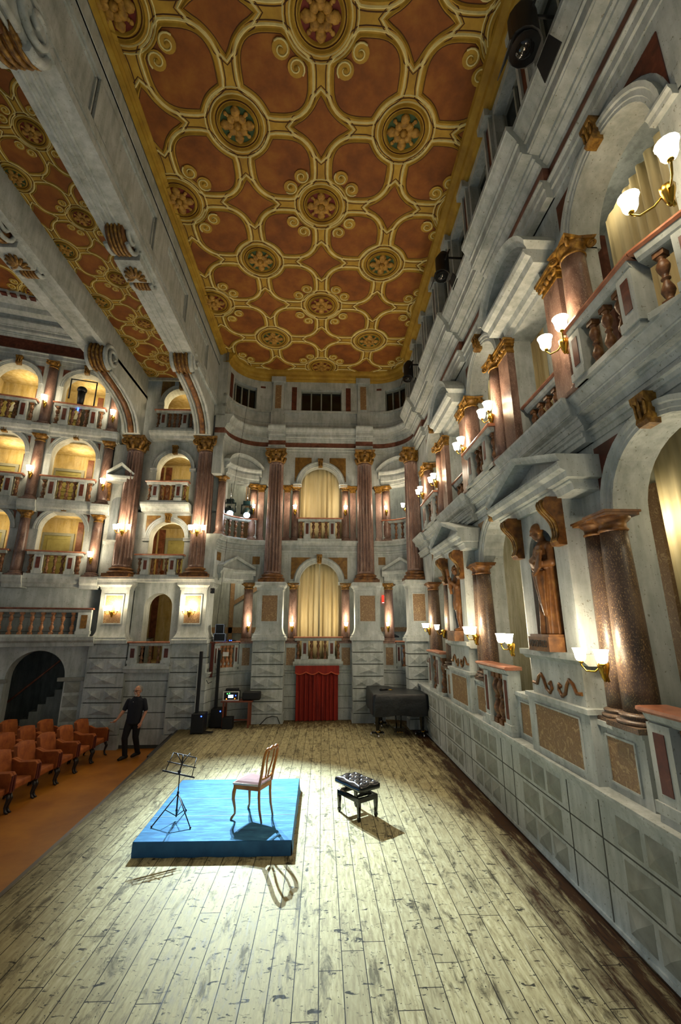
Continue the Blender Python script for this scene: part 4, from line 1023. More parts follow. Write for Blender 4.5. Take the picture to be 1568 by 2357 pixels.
mb=MB(); mb.box(-6.1,-4.1,13.42,13.5,10.9,13.0); struct(mb.build('wall_vault_end','plaster'))
def bracket(label,xc,far=True,w=.25):
    ym=7.35; fy=(lambda y:y) if far else (lambda y:2*ym-y)
    o=thing('scroll_bracket',label,'bracket',(xc,fy(13.2),8.8))
    cv=[(13.12,8.8),(13.0,9.05),(12.78,9.28),(12.4,9.48),(11.9,9.6),(11.4,9.66),(11.0,9.7)]
    po=cv+[(10.9,10.25),(13.4,10.25),(13.4,8.8)]
    mb=MB(lambda a,b,c:(b,fy(a),c)); mb.extr(po,xc-w,xc+w); mb.build('body','plaster',o)
    mb=MB(lambda a,b,c:(b,fy(a),c))
    for sg in (-1,1): mb.tube([(y-.02,xc+sg*w*.9,z-.01) for y,z in cv],.045,6); mb.tube([(y-.02,xc+sg*w*.5,z-.01) for y,z in cv],.025,6)
    mb.build('edge_rolls','plaster',o)
    mb=MB(lambda a,b,c:(b,fy(a),c)); mb.tube([(y-.02,xc,z-.0) for y,z in cv],.085,8); mb.build('husk_band','console',o)
    mb=MB(lambda a,b,c:(b,fy(a),c)); yc,zc,r=10.85,10.02,.36
    ring=[(yc+r*math.cos(2*PI*i/24),zc+r*math.sin(2*PI*i/24)) for i in range(24)]
    mb.extr(ring,xc-w*.75,xc+w*.75); sc=mb.build('scroll_roll','console',o)
    for sg in (-1,1):
        mb=MB(lambda a,b,c:(b,fy(a),c)); pts=[];rr=[]
        for i in range(31):
            t=i/30; a=-PI/2-t*2.2*2*PI*.9; q=r*(1-.8*t); pts.append((yc+q*math.cos(a),xc+sg*(w*.95+.1*t),zc+q*math.sin(a))); rr.append(.07*(1-.45*t))
        mb.tube(pts,rr,6); mb.extr([(yc+r*.93*math.cos(2*PI*i/20),zc+r*.93*math.sin(2*PI*i/20)) for i in range(20)],xc+sg*w*.72,xc+sg*w*.97)
        mb.build('spiral','plaster',o)
    mb=MB(lambda a,b,c:(b,fy(a),c))
    for k in (-.45,-.15,.15,.45): mb.tube([(yc+(r+.01)*math.cos(a),xc+k*w*1.4,zc+(r+.01)*math.sin(a)) for a in [PI*1.75-PI*1.2*i/12 for i in range(13)]],.035,5)
    mb.build('acanthus_ribs','gold',o)
bracket('tall curved scroll bracket rising from the right giant capital',-3.93)
bracket('tall curved scroll bracket rising from the left giant capital',-6.2)
bracket('dark scroll bracket in the upper corner on the near end of the panelled beam',-3.93,False)
def mid_orn(label,xc,z):
    o=thing('beam_ornament',label,'ornament',(xc,7.3,z))
    mb=MB(); mb.box(xc-.25,xc+.25,7.2,7.78,z-.2,z+.02); mb.box(xc-.28,xc+.28,7.16,7.82,z-.06,z+.04); mb.build('block','plaster',o)
    mb=MB()
    for i in range(9):
        a=-PI*.62+PI*1.24*i/8; mb.tube([(xc,7.62,z-.205),(xc+.09*math.sin(a),7.62-.1*math.cos(a),z-.235),(xc+.2*math.sin(a),7.62-.27*math.cos(a),z-.215)],[.02,.042,.028],6)
    mb.build('shell','gold',o)
    for y0,r in ((6.88,.3),(7.95,.17)):
        mb2=MB(lambda a,b,c:(b,a,c)); mb2.extr([(y0+r*math.cos(2*PI*i/20),z+r*.85*math.sin(2*PI*i/20)) for i in range(20)],xc-.16,xc+.16); p=mb2.build('console_roll','console',o)
        m4=MB(lambda a,b,c:(b,a,c))
        for q in (-.1,-.035,.035,.1): m4.tube([(y0+(r+.01)*math.cos(t),xc+q,z+(r*.85+.01)*math.sin(t)) for t in [PI*.9+PI*1.2*i/10 for i in range(11)]],.028,5)
        m4.build('acanthus_ribs','gold',p)
        for s2 in (-1,1):
            m3=MB(lambda a,b,c:(b,a,c)); pts=[(y0+(r+.02)*(1-.8*t/20)*math.cos(t/20*9-2),xc+s2*.2,z+(r*.85+.02)*(1-.8*t/20)*math.sin(t/20*9-2)) for t in range(21)]; m3.tube(pts,.045,5); m3.build('spiral','plaster',p)
mid_orn('shell ornament between scrolls at the middle of the panelled beam',-3.93,9.98)
mid_orn('shell ornament between scrolls at the middle of the inner beam',-6.33,10.2)
# auditorium cove above the tiers
mb=MB(AW); mb.prof(A0_,A1_+3,[(-.3,12.35),(.2,12.35),(.25,12.5),(.45,12.6),(.5,12.75),(.8,12.85),(.85,13.0),(-.3,13.0)],1); struct(mb.build('trim_37','plaster'))
mb=MB(AW)
for i in range(26): mb.box(.2+i*.26,.36+i*.26,.7,.9,12.83,12.87)
struct(mb.build('trim_38','redpanel'))

slab('ceiling_near_unseen','plaster',-16,5,-1.0,1.62,12.9,13.0)  # unseen slab closing the gap above the camera against sky light
slab('wall_front_unseen','plaster',-16,5,-1.1,-1.0,3.7,13.0)  # only the upper part of the near wall, added to dim the ceiling
# ================================================================ things on the stage
def rotmap(cx,cy,ang,z0=0):
    c,s=math.cos(ang),math.sin(ang)
    return lambda a,b,z:(cx+a*c-b*s,cy+a*s+b*c,z0+z)
# platform
o=thing('stage_platform','low blue cloth-covered platform under the chair and music stand','platform',(-1.36,7.55,0))
mb=MB(); xs=(-2.36,-.36); h=.17
def py(y): return -2.36-(y-6.43)*.03
mb.extr([(0,0)],0,0) if False else None
mb.face([mb.pt(-2.35,6.44,h),mb.pt(-.36,6.41,h),mb.pt(-.38,8.71,h),mb.pt(-2.43,8.71,h)])
mb.face([mb.pt(-2.35,6.44,h-.02),mb.pt(-.36,6.41,h-.02),mb.pt(-.38,8.71,h-.02),mb.pt(-2.43,8.71,h-.02)])
for i,j in ((0,1),(1,2),(2,3),(3,0)): mb.face((i,j,4+j,4+i))
top=mb.build('platform_top','bluecloth',o)
mb=MB()
for y in (7.18,7.82): mb.box(-2.37,-.37,y-.006,y+.006,h-.004,h+.003)
mb.build('seam','seamblue',top)
mb=MB(); P=[(-2.35,6.435),(-.365,6.405),(-.375,8.7),(-2.43,8.7)]
n=40
for (x0,y0),(x1,y1) in zip(P,P[1:]+P[:1]):
    dx,dy=x1-x0,y1-y0; l=math.hypot(dx,dy); nx,ny=dy/l,-dx/l; prev=None
    for i in range(n+1):
        t=i/n; f=.012*math.sin(t*9+x0)*math.sin(t*23)+.01*math.sin(t*37)
        row=[mb.pt(x0+dx*t+nx*(.004+k*(.012+f)),y0+dy*t+ny*(.004+k*(.012+f)),z) for z,k in ((h-.002,0),(h*.6,.7+.5*math.sin(t*13)),(h*.25,1),(.002,.6))]
        if prev:
            for j in range(3): mb.face((prev[j],prev[j+1],row[j+1],row[j]),True)
        prev=row
mb.build('skirt','blueskirt',o)
# chair: faces away from the bench side
Z0=.172
o=thing('dining_chair','honey-brown wooden chair with pierced back on the blue platform','chair',(-.95,7.15,Z0))
cm=rotmap(-.955,7.145,math.atan2(.41,-.91),Z0)   # +a is the front of the chair
def cabriole(a,b,sa,sb,front):
    mb=MB(cm)
    if front: pts=[(a,b,.42),(a+sa*.012,b+sb*.012,.34),(a+sa*.016,b+sb*.016,.26),(a-sa*.004,b-sb*.004,.14),(a-sa*.008,b-sb*.008,.07),(a+sa*.022,b+sb*.022,.022),(a+sa*.03,b+sb*.03,.0)]; rr=[.024,.027,.023,.016,.014,.019,.014]
    else: pts=[(a,b,.46),(a,b,.3),(a-.015,b,.15),(a-.055,b,.0)]; rr=[.019,.019,.017,.014]
    mb.tube(pts,rr,8); mb.build('leg','chairwood',o)
cabriole(.2,.19,1,1,True); cabriole(.2,-.19,1,-1,True); cabriole(-.17,.15,0,0,False); cabriole(-.17,-.15,0,0,False)
mb=MB(cm); out=[(.22,-.215),(.235,0),(.22,.215),(-.18,.17),(-.18,-.17)]
A=[mb.pt(x,y,.38) for x,y in out]; B=[mb.pt(x,y,.44) for x,y in out]; mb.face(A[::-1]); mb.face(B)
for i in range(5): mb.face((A[i],A[(i+1)%5],B[(i+1)%5],B[i]))
mb.build('seat_rail','chairwood',o,bevel=.008)
mb=MB(cm); ring=[]
for k,z in ((1.,.44),(1.,.462),(.8,.482),(.4,.492)): ring.append([mb.pt((x-.02)*k+.02,y*k,z) for x,y in out])
for p,q in zip(ring,ring[1:]):
    for i in range(5): mb.face((p[i],p[(i+1)%5],q[(i+1)%5],q[i]))
mb.face(ring[-1]); mb.face(ring[0]); seat=mb.build('seat','chairseat',o)
mb=MB(cm); mb.tube([(x,y,.452) for x,y in out],.014,6,closed=True); mb.build('piping','whitepaint',seat)
def bk(y,z): return (-.178-.09*(z-.45)/.45,y,z)
back=None
mb=MB(cm); half=[(.165,.44),(.163,.56),(.172,.68),(.185,.78),(.178,.86),(.15,.91),(.11,.918),(.075,.9),(.05,.905),(.0,.925)]
pts=[bk(y,z) for y,z in half]+[bk(-y,z) for y,z in half[::-1][1:]]
mb.tube(pts,[.021]*3+[.02]*3+[.022]*7+[.02]*3+[.021]*3,8); back=mb.build('back_frame','chairwood',o)
mb=MB(cm); mb.tube([bk(.16,.53),bk(.08,.515),bk(0,.51),bk(-.08,.515),bk(-.16,.53)],.016,8); mb.build('lower_rail','chairwood',back)
for sg in (-1,1):
    mb=MB(cm); mb.tube([bk(sg*.03,.51),bk(sg*.035,.6),bk(sg*.07,.7),bk(sg*.082,.78),bk(sg*.075,.85),bk(sg*.075,.9)],.012,7); mb.build('splat','chairwood',back)
# music stand
o=thing('music_stand','thin black folding music stand on the blue platform','music stand',(-2.02,7.05,Z0))
mb=MB(); px,py_=-2.02,7.06
mb.tube([(px,py_,.21),(px,py_,.5)],.011,8); mb.tube([(px,py_,.5),(px,py_,.8)],.008,8); mb.tube([(px,py_,.5),(px,py_,.53)],.016,8); mb.tube([(px,py_,.28),(px,py_,.31)],.016,8); mb.build('pole','black',o)
for fx,fy in ((-2.27,6.83),(-1.74,6.78),(-1.97,7.36)):
    mb=MB(); m=((px+fx)/2,(py_+fy)/2)
    mb.tube([(px,py_,.5),(fx,fy,Z0+.01)],.008,6); mb.tube([(px,py_,.22),(m[0],m[1],.34)],.006,6); mb.ball((fx,fy,Z0+.012),.014,8,6); mb.build('leg','black',o)
dm=rotmap(px,py_,math.radians(-150),0)
dk=Matrix.Translation((px,py_,.8))@Matrix.Rotation(math.radians(20),4,'Z')@Matrix.Rotation(math.radians(-35),4,'X')@Matrix.Rotation(math.radians(18),4,'Y')
def dmap(a,b,c): 
    v=dk@Vector((a,b,c)); return (v.x,v.y,v.z)
mb=MB(dmap); q=.007
mb.tube([(-.23,-.01,-.06),(.23,-.01,-.06)],.011,6); mb.tube([(-.21,0,.07),(.21,0,.07)],q,6); mb.tube([(-.18,0,.2),(.18,0,.2)],q,6)
mb.tube([(-.19,0,-.06),(-.17,0,.2)],q,6); mb.tube([(.19,0,-.06),(.17,0,.2)],q,6)
mb.tube([(0,0,.08),(-.12,-.01,.2)],q,6); mb.tube([(0,0,.08),(.06,-.01,.24)],q,6); mb.tube([(0,0,.08),(-.03,-.01,.2)],.012,6); mb.tube([(0,0,.08),(0,.01,-.02)],.012,6); mb.ball((0,.01,-.02),.024,8,6)
mb.build('desk','black',o)
# piano bench
o=thing('piano_bench','black adjustable piano bench with buttoned leather top','piano bench',(.57,7.63,0))
bm_=rotmap(.57,7.63,math.atan2(.83,-.56)); L_,W_=.31,.19
mb=MB(bm_); nu,nv=44,28; hw,hd=L_,W_+.005
def zt(u,v):
    z=.02
    for i in range(4):
        for j in range(3 if i%1==0 else 2):
            bu,bv=-.66+i*.44,-.6+j*.6
            d=math.hypot((u-bu)*hw,(v-bv)*hd); z-=.026*math.exp(-(d/.022)**2)
    g=min(abs(((u/.44+.5+.5)%1)-.5)*2,1)
    ed=max(abs(u),abs(v)); z-=.03*max(0,(ed-.78)/.22)**2
    z+=.008*math.cos(u*7.1*1.0+PI)*math.cos(v*5.2+PI)
    return z
G=[[mb.pt(-hw+2*hw*i/nu,-hd+2*hd*j/nv,.475+zt(-1+2*i/nu,-1+2*j/nv)) for j in range(nv+1)] for i in range(nu+1)]
for i in range(nu):
    for j in range(nv): mb.face((G[i][j],G[i+1][j],G[i+1][j+1],G[i][j+1]),True)
def rim(z,e): return [mb.pt(x,y,z) for x,y in [(-hw+2*hw*i/nu,-hd-e) for i in range(nu)]+[(hw+e,-hd+2*hd*j/nv) for j in range(nv)]+[(hw-2*hw*i/nu,hd+e) for i in range(nu)]+[(-hw-e,hd-2*hd*j/nv) for j in range(nv)]]
top=[G[i][0] for i in range(nu)]+[G[nu][j] for j in range(nv)]+[G[nu-i][nv] for i in range(nu)]+[G[0][nv-j] for j in range(nv)]
rs=[top,rim(.455,.008),rim(.42,.01),rim(.395,.0)]
for p,q in zip(rs,rs[1:]):
    for i in range(len(p)): mb.face((p[i],p[(i+1)%len(p)],q[(i+1)%len(p)],q[i]),True)
mb.face(rs[-1]); cu=mb.build('cushion','leather',o)
mb=MB(bm_)
for i in range(4):
    for j in range(3): mb.ball(((-.66+i*.44)*hw,(-.6+j*.6)*hd,.473),.011,8,5,(1,1,.6))
mb.build('buttons','leather',cu)
for sg in (-1,1):
    mb=MB(bm_); a=sg*.17; mb.extr([(-.12,.3),(.12,.3),(.06,.4),(-.06,.4)],a-.012,a+.012) if False else None
    mb.box(a-.015,a+.015,-.13,.13,.295,.32); mb.tube([(a,-.12,.31),(a+sg*.05,.1,.4)],.014,6); mb.tube([(a,.12,.31),(a+sg*.05,-.1,.4)],.014,6); mb.box(a-.06,a+.06,-.15,.15,.385,.398); mb.build('lift_mechanism','black',o)
mb=MB(bm_); r=.27
for a0,a1,b0,b1 in ((-r,r,-.19,-.15),(-r,r,.15,.19),(-r,-r+.04,-.15,.15),(r-.04,r,-.15,.15)): mb.box(a0,a1,b0,b1,.245,.31)
mb.build('frame','blackgloss',o,bevel=.004)
for a in (-1,1):
    for b in (-1,1):
        mb=MB(bm_); x,y=a*.245,b*.165
        R4=[(.024,.26),(.024,.2),(.016,.06),(.021,.05),(.021,.03),(.013,.0)]; rings=[[mb.pt(x+r_*p,y+r_*q,z) for p,q in ((-1,-1),(1,-1),(1,1),(-1,1))] for r_,z in R4]
        for p,q in zip(rings,rings[1:]):
            for i in range(4): mb.face((p[i],p[(i+1)%4],q[(i+1)%4],q[i]))
        mb.face(rings[0]); mb.face(rings[-1]); mb.build('leg','blackgloss',o)
# grand piano under its cover
o=thing('grand_piano','grand piano under a quilted black cover by the right wall','piano',(2.1,12.9,0))
def outl(e=0):
    xl,xr,yf,yb=1.35-e,2.81+e,12.22-e,14.0+e
    P=[(xl,yf),(xr,yf),(xr,12.75)]
    for i in range(1,13):
        t=i/12; x=xr-(xr-2.0)*(.5-.5*math.cos(t*PI))*1.0; y=12.75+(yb-.1-12.75)*(t**.9); P.append((x,y))
    P+= [(1.85,yb),(1.6,yb+.02),(xl,yb)]
    # subdivide the two long sides for the cloth
    return P
mb=MB(); P=outl(); k=len(P)
def dens(P,m=6):
    out=[]
    for i,p in enumerate(P):
        q=P[(i+1)%len(P)]; l=math.hypot(q[0]-p[0],q[1]-p[1]); n=max(1,int(l/.07))
        out+=[(p[0]+(q[0]-p[0])*j/n,p[1]+(q[1]-p[1])*j/n) for j in range(n)]
    return out
D=dens(P); cx_,cy_=2.0,13.0; rings=[]
for z,sc,am in ((.52,1.015,.018),(.6,1.02,.02),(.75,1.015,.016),(.9,1.008,.008),(1.0,1.,.003),(1.04,.985,.0),(1.055,.955,.0)):
    rings.append([mb.pt(cx_+(x-cx_)*(sc+am*math.sin(i*.9+z*3)*.4),cy_+(y-cy_)*(sc+am*math.sin(i*.7+2)*.4),z-(0.02*math.sin(i*.5) if z<.55 else 0)) for i,(x,y) in enumerate(D)])
for p,q in zip(rings,rings[1:]):
    for i in range(len(D)): mb.face((p[i],p[(i+1)%len(D)],q[(i+1)%len(D)],q[i]),True)
mb.face(rings[-1]); mb.build('quilted_cover','cover',o)
mb=MB(); Q=[(cx_+(x-cx_)*.97,cy_+(y-cy_)*.97) for x,y in P]
A=[mb.pt(x,y,.6) for x,y in Q]; B=[mb.pt(x,y,1.0) for x,y in Q]; mb.face(A[::-1]); mb.face(B)
for i in range(len(A)): mb.face((A[i],A[(i+1)%len(A)],B[(i+1)%len(A)],B[i]))
mb.build('case','blackgloss',o)
for x,y in ((1.48,12.4),(2.66,12.4),(1.72,13.6)):
    mb=MB(); mb.lathe(x,y,[(.07,.62),(.065,.5),(.045,.16),(.05,.14),(.035,.1)],10,False); lg=mb.build('leg','blackgloss',o)
    mb=MB()
    for t in (.5,2.6,4.7): mb.tube([(x,y,.1),(x+.17*math.cos(t),y+.17*math.sin(t),.085)],.028,6); 
    mb.ball((x,y,.1),.06,8,6); do=mb.build('dolly','blackgloss',lg)
    for t in (.5,2.6,4.7):
        m2=MB(lambda a,b,c:(a,b,c)); wx,wy=x+.19*math.cos(t),y+.19*math.sin(t)
        m2.ball((wx,wy,.045),.045,10,8,(.55,1,1)); m2.build('caster','chrome',lg)
    m3=MB(); m3.tube([(x-.05,y-.07,.15),(x,y-.09,.12),(x+.06,y-.07,.16)],.018,6); m3.build('brass_strap','brass',lg)
mb=MB(); x,y=2.05,12.5
for a in (-.08,.08): mb.tube([(x+a,y,.62),(x+a*.7,y,.2)],.018,6)
mb.box(x-.14,x+.14,y-.1,y+.1,.1,.2); ly=mb.build('pedal_lyre','blackgloss',o)
mb=MB()
for a in (-.06,0,.06): mb.tube([(x+a,y-.08,.13),(x+a,y-.2,.12)],.012,6)
mb.build('pedals','brass',ly)
mb=MB(); mb.tube([(1.62,12.95,1.075),(1.72,12.97,1.075),(1.85,12.98,1.075)],.025,7); mb.ball((1.66,12.95,1.078),.036,8,6)
t_=tag(mb.build('microphone','black'),'small black microphone lying on the piano cover','microphone')
mb=MB(); mb.tube([(1.93+.05*math.cos(a*.63),12.99+.05*math.sin(a*.63),1.066) for a in range(10)],.008,5,closed=True); tag(mb.build('coiled_cable','brass'),'small pale coil of cable on the piano cover','cable')
# loudspeakers: subwoofer box with a slim column on top
for x,y,lab in ((-3.33,13.05,'nearer slim black column loudspeaker at the left edge of the stage'),(-2.98,13.75,'slim black column loudspeaker behind, beside the mixer table')):
    o=thing('column_loudspeaker',lab,'loudspeaker',(x,y,0))
    mb=MB(); mb.box(x-.17,x+.17,y-.2,y+.2,.02,.5); mb.build('subwoofer','black',o,bevel=.015)
    mb=MB(); mb.box(x-.17,x-.13,y-.2,y-.16,0,.03); mb.build('foot','black',o)
    mb=MB(); mb.box(x-.12,x-.04,y-.05,y+.05,.5,2.1); mb.build('speaker_column','black',o,bevel=.01)
    mb=MB(); mb.ball((x+.1,y-.2,.44),.018,8,6); mb.build('status_light','ledblue',o)
mb=MB(); mb.tube([(-3.1+.16*math.cos(a*.4)*(1+.05*a%.3),12.95+.1*math.sin(a*.4),.012+.001*a) for a in range(34)],.008,5); tag(mb.build('speaker_cable','black'),'black cable coiled on the floor beside the loudspeakers','cable')
# small mixer-side table
o=thing('side_table','small red-brown table carrying the sound mixer','table',(-2.45,13.75,0))
mb=MB(); mb.box(-2.88,-1.98,13.5,13.98,.68,.71); mb.build('tabletop','tablewood',o)
for x in (-2.8,-2.08):
    for y in (13.56,13.92): mb=MB(); mb.box(x-.025,x+.025,y-.025,y+.025,0,.68); mb.build('leg','tablewood',o)
mb=MB(); mb.box(-2.8,-2.08,13.72,13.76,.16,.2); mb.build('stretcher','tablewood',o)
o=thing('sound_mixer','rack sound mixer with lit blue screen on the side table','mixer',(-2.6,13.7,.71))
mb=MB(); mb.box(-2.83,-2.39,13.6,13.86,.712,.97); mb.box(-2.79,-2.43,13.66,13.84,.97,1.03); mb.build('body','black',o,bevel=.01)
mb=MB()
for a,b,c,d in ((-2.84,-2.38,.715,.74),(-2.84,-2.38,.94,.965),(-2.84,-2.815,.74,.94),(-2.405,-2.38,.74,.94)): mb.box(a,b,13.585,13.61,c,d)
mb.build('white_frame','white',o)
mb=MB(); mb.box(-2.69,-2.55,13.59,13.605,.79,.87); mb.build('display','screen',o)
for x,z,m in ((-2.72,.9,'ledgreen'),(-2.66,.91,'ledgreen'),(-2.74,.76,'ledorange'),(-2.5,.77,'ledorange'),(-2.48,.85,'ledblue')):
    mb=MB(); mb.ball((x,13.598,z),.014,6,5); mb.build('indicator','%s'%m,o)
mb=MB(); mb.box(-2.3,-1.78,13.6,13.9,.714,.94); tag(mb.build('equipment_bag','black',bevel=.04),'soft black equipment bag on the right end of the side table','bag')
mb=MB(); mb.box(-3.18,-2.96,13.25,13.5,.5,.78) if False else mb.box(-2.78,-2.5,13.4,13.66,.0,.3); tag(mb.build('amplifier_case','black',bevel=.01),'black amplifier case on the floor under the side table','case')
# flight cases on the balustrade
def fcase(label,x0,x1,y0,y1,z0,z1):
    o=thing('flight_case',label,'case',((x0+x1)/2,(y0+y1)/2,z0))
    mb=MB(); mb.box(x0,x1,y0,y1,z0,z1); mb.build('shell','cover',o)
    mb=MB(); q=.014
    for z in (z0,z1-q):
        for a,b,c,d in ((x0-.004,x1+.004,y0-.004,y0+q),(x0-.004,x1+.004,y1-q,y1+.004),(x0-.004,x0+q,y0,y1),(x1-q,x1+.004,y0,y1)): mb.box(a,b,c,d,z,z+q)
    for a in (x0-.004,x1-q+.004): mb.box(a,a+q,y0-.004,y0+q,z0,z1)
    mb.build('metal_edging','chrome',o)
fcase('taller black flight case standing on the left corner balustrade',-3.3,-3.04,14.05,14.25,2.36,2.85)
fcase('low black flight case lying on the left corner balustrade',-3.28,-2.93,13.8,14.04,2.345,2.58)
mb=MB(); mb.box(-2.9,-2.66,14.05,14.2,2.345,2.38); c_=mb.build('radio_receiver','black'); tag(c_,'small radio receiver with blue lights on the left corner balustrade','receiver')
for x in (-2.84,-2.79): mb=MB(); mb.ball((x,14.045,2.365),.014,6,5); q_=mb.build('indicator','ledblue'); par(q_,c_)
mb=MB(); mb.box(-2.93,-2.76,13.62,13.63,1.93,2.05); tag(mb.build('notice','white'),'white paper notice fixed below the left corner balusters','sign')
# dark cloth strip hanging at the left corner
mb=MB(); mb.box(-3.28,-3.2,13.6,13.66,1.35,2.32); tag(mb.build('hanging_strap','seatdark'),'dark red and black strap hanging from the left corner balustrade','strap')
mb=MB(); mb.tube([(-3.3,13.5,1.6),(-3.32,13.45,1.3),(-3.25,13.42,1.2),(-3.15,13.45,1.25)],.01,5); tag(mb.build('hanging_cable','black'),'thin cable loop hanging against the left corner wall','cable')
mb=MB(); mb.tube([(-1.78,13.75,.03),(-1.6,13.85,.2),(-1.45,13.98,.22),(-1.3,13.98,.2),(-1.22,13.97,.02)],.012,6); tag(mb.build('power_cable','black'),'black cable running along the foot of the left far pier','cable')
# microphone stand, sign, extinguisher, folded umbrella in the right back room
mb=MB(); mb.tube([(2.22,15.2,1.46),(2.2,15.2,3.6)],.014,6); mb.lathe(2.22,15.2,[(.14,1.45),(.14,1.47),(.02,1.5)],10); tag(mb.build('microphone_stand','black'),'thin black microphone stand in the room behind the right corner','stand')
o=thing('safety_sign','red and white safety sign on the wall behind the right corner','sign',(2.28,16.05,3.65))
mb=MB(); mb.box(2.16,2.4,16.02,16.05,3.6,3.88); mb.build('panel','signred',o)
mb=MB(); mb.box(2.24,2.28,16.01,16.025,3.65,3.8); mb.ball((2.26,16.015,3.83),.022,8,6,(1,.4,1)); mb.box(2.31,2.34,16.01,16.025,3.65,3.74); mb.poly([(2.29,16.012,3.74),(2.36,16.012,3.74),(2.325,16.012,3.8)]); mb.box(2.165,2.395,16.01,16.02,3.605,3.62); mb.build('pictogram','signwhite',o)
o=thing('fire_extinguisher','red fire extinguisher behind the right corner balustrade','fire extinguisher',(2.62,15.0,1.45))
mb=MB(); mb.lathe(2.55,14.95,[(.09,1.45),(.1,1.5),(.1,2.0),(.06,2.12),(.03,2.16)],12); mb.build('cylinder','stripwhite',o)
mb=MB(); mb.tube([(2.55,14.95,2.16),(2.62,14.9,2.22),(2.7,14.9,1.9)],.015,6); mb.build('hose','black',o)
mb=MB(); mb.tube([(2.1,14.6,2.72),(2.3,14.6,2.5),(2.5,14.62,2.45)],[.05,.07,.02],8); tag(mb.build('black_bag','black'),'black bag lying behind the right corner balustrade','bag')
# moving head spotlights in the upper left bay
def spot_head(label,x,y,z):
    o=thing('moving_spotlight',label,'stage light',(x,y,z))
    ln=Vector((-1.0,7.2,.2))-Vector((x,y,z)); ln.normalize()
    mb=MB(); c=Vector((x,y,z)); mb.tube([tuple(c+ln*q) for q in (-.24,-.2,0,.1,.12)],[.09,.14,.15,.12,.12],14); mb.build('head','tealblack',o)
    mb=MB(); mb.tube([tuple(c+ln*q) for q in (.115,.135)],.1,16); mb.build('lens','ledwhite',o)
    mb=MB(); mb.tube([(x-.18,y,z-.02),(x-.18,y,z+.3),(x+.18,y,z+.3),(x+.18,y,z-.02)],.03,6); mb.box(x-.12,x+.12,y-.1,y+.1,z+.3,z+.42); mb.build('yoke','tealblack',o)
    mb=MB(); mb.tube([(x,y,z+.42),(x,y,z+.98)],.02,6); mb.build('hanger','chrome',o)
spot_head('left bright white moving spotlight hanging in the upper left bay',-3.12,14.15,6.48)
spot_head('right bright white moving spotlight hanging in the upper left bay',-2.6,14.38,6.48)
# dark stage lights along the right attic
def par_can(label,x,y,z,sc=1.):
    o=thing('stage_light',label,'stage light',(x,y,z))
    mb=MB(); mb.tube([(x+.05,y,z+.32*sc),(x,y,z+.2*sc),(x,y,z-.15*sc),(x-.02,y,z-.22*sc)],[.1*sc,.14*sc,.14*sc,.17*sc],14); mb.build('can','black',o)
    mb=MB(); mb.tube([(x-.02,y,z-.22*sc),(x-.02,y,z-.25*sc)],.15*sc,14); mb.ball((x-.02,y,z-.22*sc),.11*sc,10,6,(1,1,.5)); mb.build('lens','blackgloss',o)
    for a in (-1,1): 
        mb=MB(); P=[(x+.16*sc*a,y-.12*sc,z-.24*sc),(x+.16*sc*a,y+.12*sc,z-.24*sc),(x+.24*sc*a,y+.16*sc,z-.42*sc),(x+.24*sc*a,y-.16*sc,z-.42*sc)]
        A=[mb.pt(*p) for p in P]; B=[mb.pt(p[0]+.012*a,p[1],p[2]) for p in P]; mb.face(A); mb.face(B[::-1])
        for i in range(4): mb.face((A[i],A[(i+1)%4],B[(i+1)%4],B[i]))
        mb.build('barn_door','black',o)
    mb=MB(); mb.tube([(x,y-.2*sc,z),(x+.1,y-.2*sc,z+.25*sc),(x+.1,y+.2*sc,z+.25*sc),(x,y+.2*sc,z)],.018,6); mb.tube([(x+.1,y,z+.25*sc),(2.9,y,z+.25*sc)],.022,6); mb.build('bracket','black',o)
par_can('big dark stage light clamped at the top of the right wall, nearest',2.35,3.5,9.7,1.2)
par_can('dark stage light clamped midway along the top of the right wall',2.42,7.35,10.0)
par_can('dark stage light at the far end of the right wall top',2.45,11.2,10.0)
o=thing('followspot','black spotlight in a square frame in the top tier box next to the proscenium','stage light',AW(1.3,.15,9.75))
mb=MB(AW); p=(1.3,.12)
mb.tube([(1.3,.1,9.8),(1.3,.1,10.25)],[.09,.12],10); mb.ball((1.3,.1,10.3),.15,10,8,(1,1,.8)); mb.build('lamp_head','black',o)
mb=MB(AW); mb.tube([(.9,.1,9.75),(.9,.1,10.65),(1.65,.1,10.65),(1.65,.1,9.95)],.025,6); mb.build('frame','black',o)
mb=MB(AW); mb.box(1.28,1.32,.2,.22,9.5,9.72); mb.build('blue_tube','ledblue',o)
mb=MB(); mb.tube([(-2.72,14.0,10.4),(-3.02,13.95,7.0),(-3.2,13.6,2.2)],.006,5); tag(mb.build('hanging_wire','black'),'long thin wire hanging down the left far corner','wire')
mb=MB(LW); mb.box(-3.38,-3.28,-.1,.05,3.75,3.9); mb.tube([(-3.33,.0,3.82),(-3.28,.16,3.78)],.05,8); tag(mb.build('security_camera','black'),'small black camera on the edge of the right proscenium pedestal','camera')
mb=MB(LW)
mb.extr([(-5.15,4.222),(-4.85,4.222),(-4.8,4.38),(-4.95,4.46),(-5.1,4.42)],-.28,-.2); tag(mb.build('cloth_bundle','seat'),'orange cloth behind the balusters of the first proscenium box','cloth')
mb=MB(); mb.face([mb.pt(*p) for p in ((-3.98,11.2,-.08),(-3.83,11.2,-.08),(-4.0,13.35,-.08),(-4.15,13.35,-.08))]); mb.face([mb.pt(*p) for p in ((-3.98,11.2,-.5),(-3.83,11.2,-.5),(-4.0,13.35,-.5),(-4.15,13.35,-.5))]); [mb.face((i,(i+1)%4,4+(i+1)%4,4+i)) for i in range(4)]; tag(mb.build('stage_step','black'),'long black step along the front edge of the stage behind the walking person','step')
